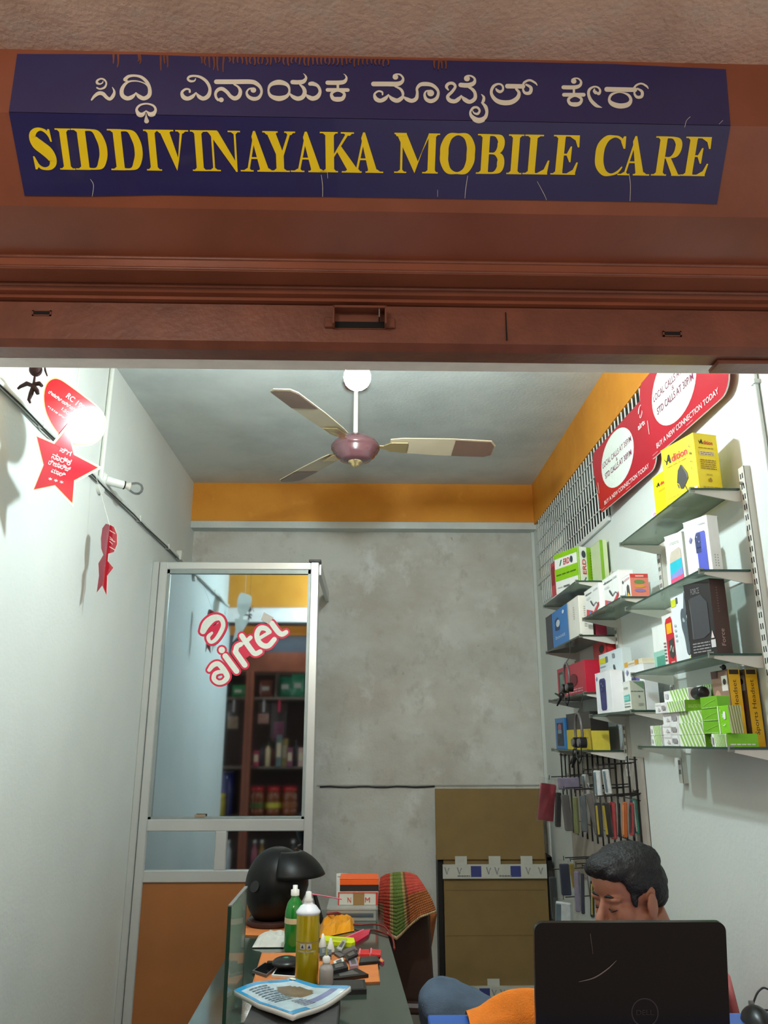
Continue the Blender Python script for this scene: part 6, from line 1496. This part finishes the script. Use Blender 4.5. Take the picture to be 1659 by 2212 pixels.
vs, fs = skin_mesh('b', bv, be)
body = MB(); body.add(vs, fs, m_skin, True)
# hands: palm and five bent fingers each, closing on a phone
for wr0, sgn in ((wrL, 1), (wrR, -1)):
    fd = V((-1, sgn * .35, .0)).normalized(); sd = V((0, 0, 1)); inn = V((.35 * sgn, 1 * sgn, 0)).normalized()
    pc = wr0 + fd * .055
    body.ell(pc, (.05, .022, .042), m_skin, mtx=Matrix((fd, inn, sd)).transposed())
    for k, L in enumerate((.062, .072, .068, .052)):
        b0 = pc + fd * .035 + sd * (.03 - k * .02); p1 = b0 + fd * L * .45 + inn * .006; p2 = p1 + fd * L * .25 + inn * .02; p3 = p2 + inn * .022 - fd * .004
        body.tube([b0, p1, p2, p3], [.0092, .0088, .008, .0065], m_skin, n=10)
    t0_ = pc + sd * .035 - fd * .01; body.tube([t0_, t0_ + sd * .02 + fd * .02, t0_ + sd * .03 + fd * .045 + inn * .012], [.012, .0105, .008], m_skin, n=10)
# head
yaw_, pit_ = math.radians(22), math.radians(11)
hx = V((-math.cos(yaw_), -math.sin(yaw_), 0)); hyv = V((0, 0, 1)).cross(hx).normalized()
R_ = Matrix.Rotation(pit_, 3, hyv)
hx2 = R_ @ hx; hz2 = R_ @ V((0, 0, 1))
hx2, hz2 = (hx2, hz2) if hx2.z < 0 else (Matrix.Rotation(-pit_, 3, hyv) @ hx, Matrix.Rotation(-pit_, 3, hyv) @ V((0, 0, 1)))
HM = Matrix((hx2, hyv, hz2)).transposed(); SC = 1.0
def hp_(x, y, z): return HC + HM @ V((x, y, z)) * SC
def he(mb, x, y, z, rx, ry, rz, rot=None):
    mb.ell(hp_(x, y, z), V((rx, ry, rz)) * SC, m_skin, mtx=(HM @ rot) if rot is not None else HM, nu=24, nv=16)
hd = body
he(hd, -.012, 0, .03, .096, .076, .088); he(hd, .03, 0, -.03, .058, .058, .085); he(hd, .045, 0, -.075, .042, .046, .04); he(hd, .062, 0, -.098, .024, .026, .018)
he(hd, .055, 0, .045, .036, .056, .045)
for s_ in (-1, 1):
    he(hd, .072, .03 * s_, .018, .018, .027, .010); he(hd, .052, .042 * s_, -.025, .030, .024, .032); he(hd, .074, .032 * s_, -.002, .012, .0165, .0105)
    he(hd, .01, .058 * s_, -.05, .04, .016, .04)
    he(hd, -.004, .085 * s_, -.012, .023, .0075, .034, Matrix.Rotation(-.15, 3, 'Y') @ Matrix.Rotation(.30 * s_, 3, 'Z'))
    he(hd, .008, .076 * s_, -.036, .010, .008, .010)
    he(hd, .096, .011 * s_, -.042, .011, .009, .008)
hd.tube([hp_(.078, 0, .018), hp_(.094, 0, -.008), hp_(.109, 0, -.03), hp_(.112, 0, -.040), hp_(.098, 0, -.046)], [.009, .0098, .0125, .012, .008], m_skin, n=12)
he(hd, .085, 0, -.066, .014, .024, .0065); he(hd, .083, 0, -.078, .014, .021, .0075); he(hd, .07, 0, -.06, .026, .036, .024)
hd.tube([hp_(-.035, 0, -.05), hp_(-.055, 0, -.11), nk + V((0, 0, -.02)), chest + V((.01, 0, .08))], [.058, .055, .058, .07], m_skin, n=18)
bo = remeshed('body', hd, .0042, m_skin, man, smooth=5)
# ear hollows, brows, lashes
fe = MB()
for s_ in (-1, 1):
    fe.tube([hp_(.084, .012 * s_, .022), hp_(.088, .03 * s_, .028), hp_(.076, .05 * s_, .020)], [.003, .0042, .0022], m_hair, n=8)
fe.build('eyebrows', man).data.transform(Matrix.Translation(-O2))
ey = MB()
for s_ in (-1, 1): ey.tube([hp_(.0845, .018 * s_, -.006), hp_(.0875, .032 * s_, -.0105), hp_(.078, .046 * s_, -.006)], [.0012, .0019, .0012], m_hair, n=6)
ey.build('eyelashes', man).data.transform(Matrix.Translation(-O2))
# hair
h = MB()
def hh(x, y, z, rx, ry, rz): h.ell(hp_(x, y, z), V((rx, ry, rz)) * SC, m_hair, mtx=HM, nu=24, nv=16)
hh(-.012, 0, .078, .102, .083, .054); hh(-.050, 0, .03, .064, .079, .074); hh(.045, 0, .092, .056, .062, .034); hh(-.01, 0, .094, .086, .07, .042)
hh(-.074, 0, .0, .036, .062, .05)
for s_ in (-1, 1): hh(.008, .066 * s_, .052, .044, .018, .038); hh(.034, .066 * s_, .016, .010, .008, .026); hh(.052, .046 * s_, .080, .036, .026, .022)
remeshed('hair', h, .0045, m_hair, man, smooth=2, jit=.0022)
# shirt: torso and short sleeves, collar
sv = [(pel + V((0, 0, .02)), .150, .125), (V((.70, 2.40, .66)), .150, .125), (chest, .165, .135), (V((.79, 2.36, .90)), .135, .115), (V((.80, 2.35, .955)), .075, .075)]
se = [(0, 1), (1, 2), (2, 3), (3, 4)]
for sh_, el_ in ((shL, elL), (shR, elR)):
    sv.append((sh_, .082)); se.append((3, len(sv) - 1)); sv.append((sh_.lerp(el_, .7), .072)); se.append((len(sv) - 2, len(sv) - 1))
vs, fs = skin_mesh('s', sv, se); b = MB(); b.add(vs, fs, m_shirt, True); remeshed('shirt', b, .009, m_shirt, man, smooth=4)
b = MB(); cpos = V((.80, 2.345, .985))
b.lathe([(.066, -.02), (.074, .0), (.078, .022), (.072, .024), (.068, .002)], m_shirt, n=28, mtx=Matrix.Rotation(-.25, 4, 'Y'), off=cpos - O2); b.build('collar', man)
# jeans
jv = [(pel, .140, .125)]; je = []
def jl(chain):
    k = 0
    for p, r in chain: jv.append((V(p), r)); je.append((k, len(jv) - 1)); k = len(jv) - 1
jl([(hipL, .100), (hipL.lerp(knL, .5), .105), (knL + V((.0, 0, .0)), .098), (knL.lerp(anL, .5), .085), (anL + V((-.0, 0, .03)), .055)])
jl([(hipR, .100), (hipR.lerp(knR, .5), .088), (knR, .073), (knR.lerp(anR, .5), .066), (anR + V((0, 0, .03)), .055)])
vs, fs = skin_mesh('j', jv, je); b = MB(); b.add(vs, fs, m_jean, True)
jo = remeshed('jeans', b, .008, m_jean, man, smooth=5)
for v in jo.data.vertices:
    c = v.co; v.co += v.normal * (.006 * noise.noise(V((c.x * 9, c.y * 14, c.z * 9))) + .004 * noise.noise(c * 30))
# phone in his hands
mid = (wrL + wrR) / 2 + V((-.075, 0, .012))
t = thing('mobile_phone', 'black phone held in the hands of the seated man', 'phone', mid)
t.rotation_euler = (0, -.35, 0)
MB().box((-.075, -.042, -.005), (.075, .042, .005), m_black, ch=.002).build('phone_body', t); MB().box((-.07, -.038, .005), (.07, .038, .0056), mat('phone_screen', (16, 18, 20), .08)).build('screen', t)
# his chair, pink plastic
m_pink = mat('pink_plastic_chair', (196, 110, 110), .45, var=.05)
pc_ = thing('plastic_chair', 'pink plastic chair under the seated man, its back edge showing beside the laptop', 'chair', (.70, 2.42, 0))
MB().box((-.42, -.24, .40), (.20, .24, .425), m_pink, ch=.008).build('seat', pc_)
for x, y in ((-.38, -.2), (-.38, .2), (.17, -.2), (.17, .2)): MB().cyl((x * 1.04, y * 1.05, 0), (x, y, .40), .022, m_pink, r1=.026).build('leg', pc_)
tp1, tp2 = P(1568, 2108, Y=2.2), P(1592, 2183, Y=2.2)
b = MB(); b.grid(lambda a, c: V((.205 + .085 * c * (-1) + .085 + .03 * math.sin(a * 3.14), -.225 + a * .45, .41 + c * (tp1.z - .41 - .0))), 10, 10, m_pink); o = b.build('backrest', pc_); solidify(o, .014, 0)
for y in (-.24, .24): MB().tube([(-.25, y, .62), (.1, y, .63), (.26, y, .64)], .016, m_pink).build('armrest', pc_); MB().cyl((-.25, y, .41), (-.25, y, .62), .014, m_pink).build('arm_post', pc_)
# ================================================================ ACROSS THE PASSAGE (seen mirrored in the partition glass)
def Mr(px, py, Yv):
    p = P(px, py, Y=Yv); return V((p.x, 2 * (YP - .004) - Yv, p.z))
YS = -.62
slab('wall_opposite', (-3.2, YS - .70, 0), (-.2, YS - .62, 3.0), mat('dim_plaster', (120, 112, 100), .8))
ow = MB().box((-3.2, YS - .08, 2.70), (-.2, YS, 2.99), m_orange); struct(ow.build('trim_5'))
ow = MB().box((-3.2, YS - .08, 2.50), (-.2, YS - .02, 2.70), mat('blue_grey_band', (70, 84, 98), .25)); struct(ow.build('trim_6'))  # plain blue-grey band above the brown beam
ow = MB().box((-3.2, YS - .10, 2.28), (-.2, YS + .01, 2.50), m_brown2); struct(ow.build('trim_7'))
tubp = Mr(628, 1342, 2 * (YP - .004) - (YS + .24))
tl_ = thing('tube_light', 'lit white tube lamp on the orange band of the shop across the passage', 'tube light', tubp)
MB().cyl((-.30, 0, 0), (.30, 0, 0), .014, emis('lit_tube', (255, 244, 226), TUBE_W, 6.283 * .014 * .6), n=12).build('tube', tl_)
MB().box((-.33, -.03, -.02), (.33, -.014, .02), m_white).build('batten', tl_)
for x in (-.2, .2): MB().box((x - .01, -.24, -.008), (x + .01, -.03, .008), m_white).build('wall_bracket', tl_)  # brackets added to bring the tube forward and light the cabinet shelves
for s_ in (-1, 1): MB().box((.30 * s_ - (.02 if s_ > 0 else -.0), -.02, -.018), (.30 * s_ + (.0 if s_ > 0 else .02) + .012 * s_, .018, .018), m_white).build('tube_cap', tl_)
pst = Mr(534, 1600, 9.2)
gs = thing('display_cabinet', 'brown wooden grocery cabinet with dusty shelves across the passage', 'cabinet', (-1.3, YS, 0))
gx = lambda x: x + 1.3
for x in (pst.x, pst.x - .95, pst.x + 1.0):
    MB().box((gx(x) - .042, -.06, 0), (gx(x) + .042, .03, 2.28), m_brown, ch=.004).build('post', gs)
    MB().box((gx(x) - .006, .03, 0), (gx(x) + .006, .036, 2.28), m_brown2).build('post_groove', gs)
m_shelf = mat('dusty_shelf', (104, 92, 84), .7, var=.12)
ZSH = [Mr(600, 1507, 9.4).z, Mr(600, 1655, 9.4).z, Mr(600, 1762, 9.4).z, Mr(600, 1880, 9.4).z]
for z in ZSH: MB().box((-1.75, -.45, z - .025), (1.1, -.07, z), m_shelf).build('shelf_board', gs)
MB().box((-1.75, -.47, 0), (1.1, -.455, 2.28), mat('dark_back', (62, 50, 46), .8)).build('back_panel', gs)
for px in (598, 480): 
    x = Mr(px, 1480, 9.4).x; MB().box((gx(x) - .008, -.40, ZSH[0]), (gx(x) + .008, -.09, 2.28), m_shelf).build('divider', gs)
def on(px, row, Yv=9.42): p = Mr(px, 1600, Yv); return V((p.x, p.y, ZSH[row] + .0005))
m_jar = mat('brown_jar', (126, 66, 34), .15, var=.12, coat=.6); m_lid = mat('red_lid', (176, 30, 36), .3)
for i, px in enumerate((562, 596, 630)):
    q = on(px, 2); t = thing('candy_jar', f'red lidded brown jar in the glass reflection, {("left", "middle", "right")[i]} one of three', 'jar', q)
    MB().lathe([(.075, 0), (.085, .01), (.088, .06), (.083, .07), (.088, .08), (.088, .14), (.083, .15), (.088, .16), (.088, .22), (.075, .255), (.07, .262)], m_jar, n=28).build('jar_body', t)
    MB().lathe([(.078, .262), (.08, .27), (.078, .305), (.06, .312), (0, .312)], m_lid, n=28).build('lid', t)
    MB().lathe([(.0895, .085), (.0895, .138)], mat('jar_label_%d' % i, ((70, 96, 40), (200, 190, 60), (140, 80, 40))[i], .4), n=28).build('jar_label', t)
q = on(480, 2, 9.35); t = thing('candy_jar', 'clear jar with a yellow lid and yellow sweets beside the brown post in the reflection', 'jar', q)
MB().lathe([(.07, 0), (.078, .01), (.078, .17), (.066, .2)], mat('yellow_sweets', (190, 176, 60), .2, var=.3, scale=60, coat=.5), n=24).build('jar_body', t); MB().lathe([(.07, .2), (.07, .235), (0, .24)], mat('yellow_lid', (214, 196, 40), .3), n=24).build('lid', t)
t = thing('blue_tin', 'tall blue glossy tin standing behind the yellow jar in the reflection', 'tin', on(492, 2, 9.55))
MB().lathe([(.1, 0), (.1, .46), (.095, .47)], mat('blue_tin_paint', (36, 44, 110), .12, coat=.6), n=24).build('tin_body', t); MB().lathe([(.102, .46), (.102, .48), (0, .485)], m_steel, n=24).build('tin_lid', t)
rg2 = random.Random(2)
PAL2 = [(150, 40, 70), (60, 64, 80), (200, 180, 140), (110, 30, 36), (90, 110, 110), (170, 150, 90), (120, 60, 90), (40, 44, 50), (190, 160, 150), (80, 40, 40)]
names2 = ['wine red', 'slate', 'cream', 'maroon', 'grey green', 'sand', 'plum', 'charcoal', 'rose', 'rust']
for i, px in enumerate((556, 568, 580, 592, 604, 616, 628, 640, 652)):
    q = on(px, 1, 9.3 + .08 * (i % 2)); hgt = (.17, .24, .26, .22, .34, .30, .2, .28, .2)[i]; c = PAL2[i]
    if i in (1, 2, 3, 7):
        t = thing('shampoo_bottle', f'{names2[i]} bottle on the upper grocery shelf in the reflection', 'bottle', q)
        MB().lathe([(.026, 0), (.03, .01), (.03, hgt * .7), (.014, hgt * .82), (.014, hgt * .86)], mat('bottle_%d' % i, c, .15, coat=.5), n=16).build('bottle_body', t); MB().lathe([(.016, hgt * .86), (.016, hgt), (0, hgt)], m_black, n=12).build('bottle_cap', t)
    else:
        t = thing('grocery_carton', f'{names2[i]} carton on the upper grocery shelf in the reflection', 'box', q)
        MB().box((-.03, -.05, 0), (.03, .05, hgt), mat('carton_%d' % i, c, .4, var=.15), ch=.002).build('box', t); MB().box((-.022, .05, hgt * .3), (.022, .0508, hgt * .75), ink((206, 190, 160))).build('front_label', t)
for i, (px, col, nm) in enumerate(((612, (56, 150, 116), 'green'), (640, (70, 170, 130), 'pale green'), (510, (60, 160, 100), 'low green'), (570, (150, 90, 80), 'brown striped'))):
    q = on(px, 0, 9.4); h_ = (.24, .27, .14, .2)[i]
    t = thing('snack_packet', f'{nm} snack packet on the top grocery shelf in the reflection', 'packet', q)
    b = MB(); b.grid(lambda a, c: V(((a - .5) * .15, .035 * math.sin(math.pi * a) * math.sin(math.pi * c) + .001, c * h_)), 8, 10, mat('packet_%d' % i, col, .2, var=.2, scale=20, coat=.4)); b.grid(lambda a, c: V(((a - .5) * .15, -.035 * math.sin(math.pi * a) * math.sin(math.pi * c), c * h_)), 8, 10, mat('packet_%d' % i, col, .2)); b.build('packet_film', t); MB().box((-.04, .0345, h_ * .4), (.04, .037, h_ * .62), ink((214, 220, 210))).build('printed_patch', t)
for i, (px, nm, col) in enumerate(((600, 'large clear bag with a pink tag', (200, 190, 190)), (566, 'small clear bag of sweets', (170, 150, 150)), (500, 'tall clear bag of snacks', (150, 140, 120)))):
    hgt = (.42, .24, .3)[i]; q = Mr(px, 1530, 9.15); z_top = ZSH[0] - .026
    t = thing('hanging_snack_bag', f'{nm} hanging from the grocery shelf in the reflection', 'bag', (q.x, YS - .09, z_top))
    b = MB(); b.grid(lambda a, c: V(((a - .5) * (.18 if i == 0 else .13), .03 * math.sin(math.pi * a) * math.sin(math.pi * c), -.04 - c * hgt)), 8, 10, m_poly); b.build('clear_film', t)
    MB().box((-.06, -.01, -.04 - hgt * .95), (.06, .01, -.04 - hgt * .5), mat('bag_fill_%d' % i, ((110, 36, 76), (160, 120, 110), (140, 120, 96))[i], .4, var=.25, scale=50), ch=.006).build('contents', t)
    MB().box((-.012, .0, -.14), (.012, .004, -.0), ink((206, 40, 90) if i == 0 else (180, 180, 180))).build('hang_strip', t)
for i, px in enumerate((482, 505, 560, 575, 640)):
    q = on(px, 3, 9.4); t = thing('oil_bottle', f'{("pale blue", "white", "pink", "amber", "dark")[i]} bottle on the lowest grocery shelf in the reflection', 'bottle', q)
    MB().lathe([(.03, 0), (.034, .01), (.034, .2), (.014, .25), (.014, .28)], mat('low_bottle_%d' % i, ((150, 180, 190), (200, 206, 206), (170, 90, 110), (150, 110, 40), (40, 46, 50))[i], .15, coat=.5), n=16).build('bottle_body', t); MB().lathe([(.017, .28), (.017, .31), (0, .31)], m_white, n=12).build('bottle_cap', t)
bpy.context.view_layer.update()
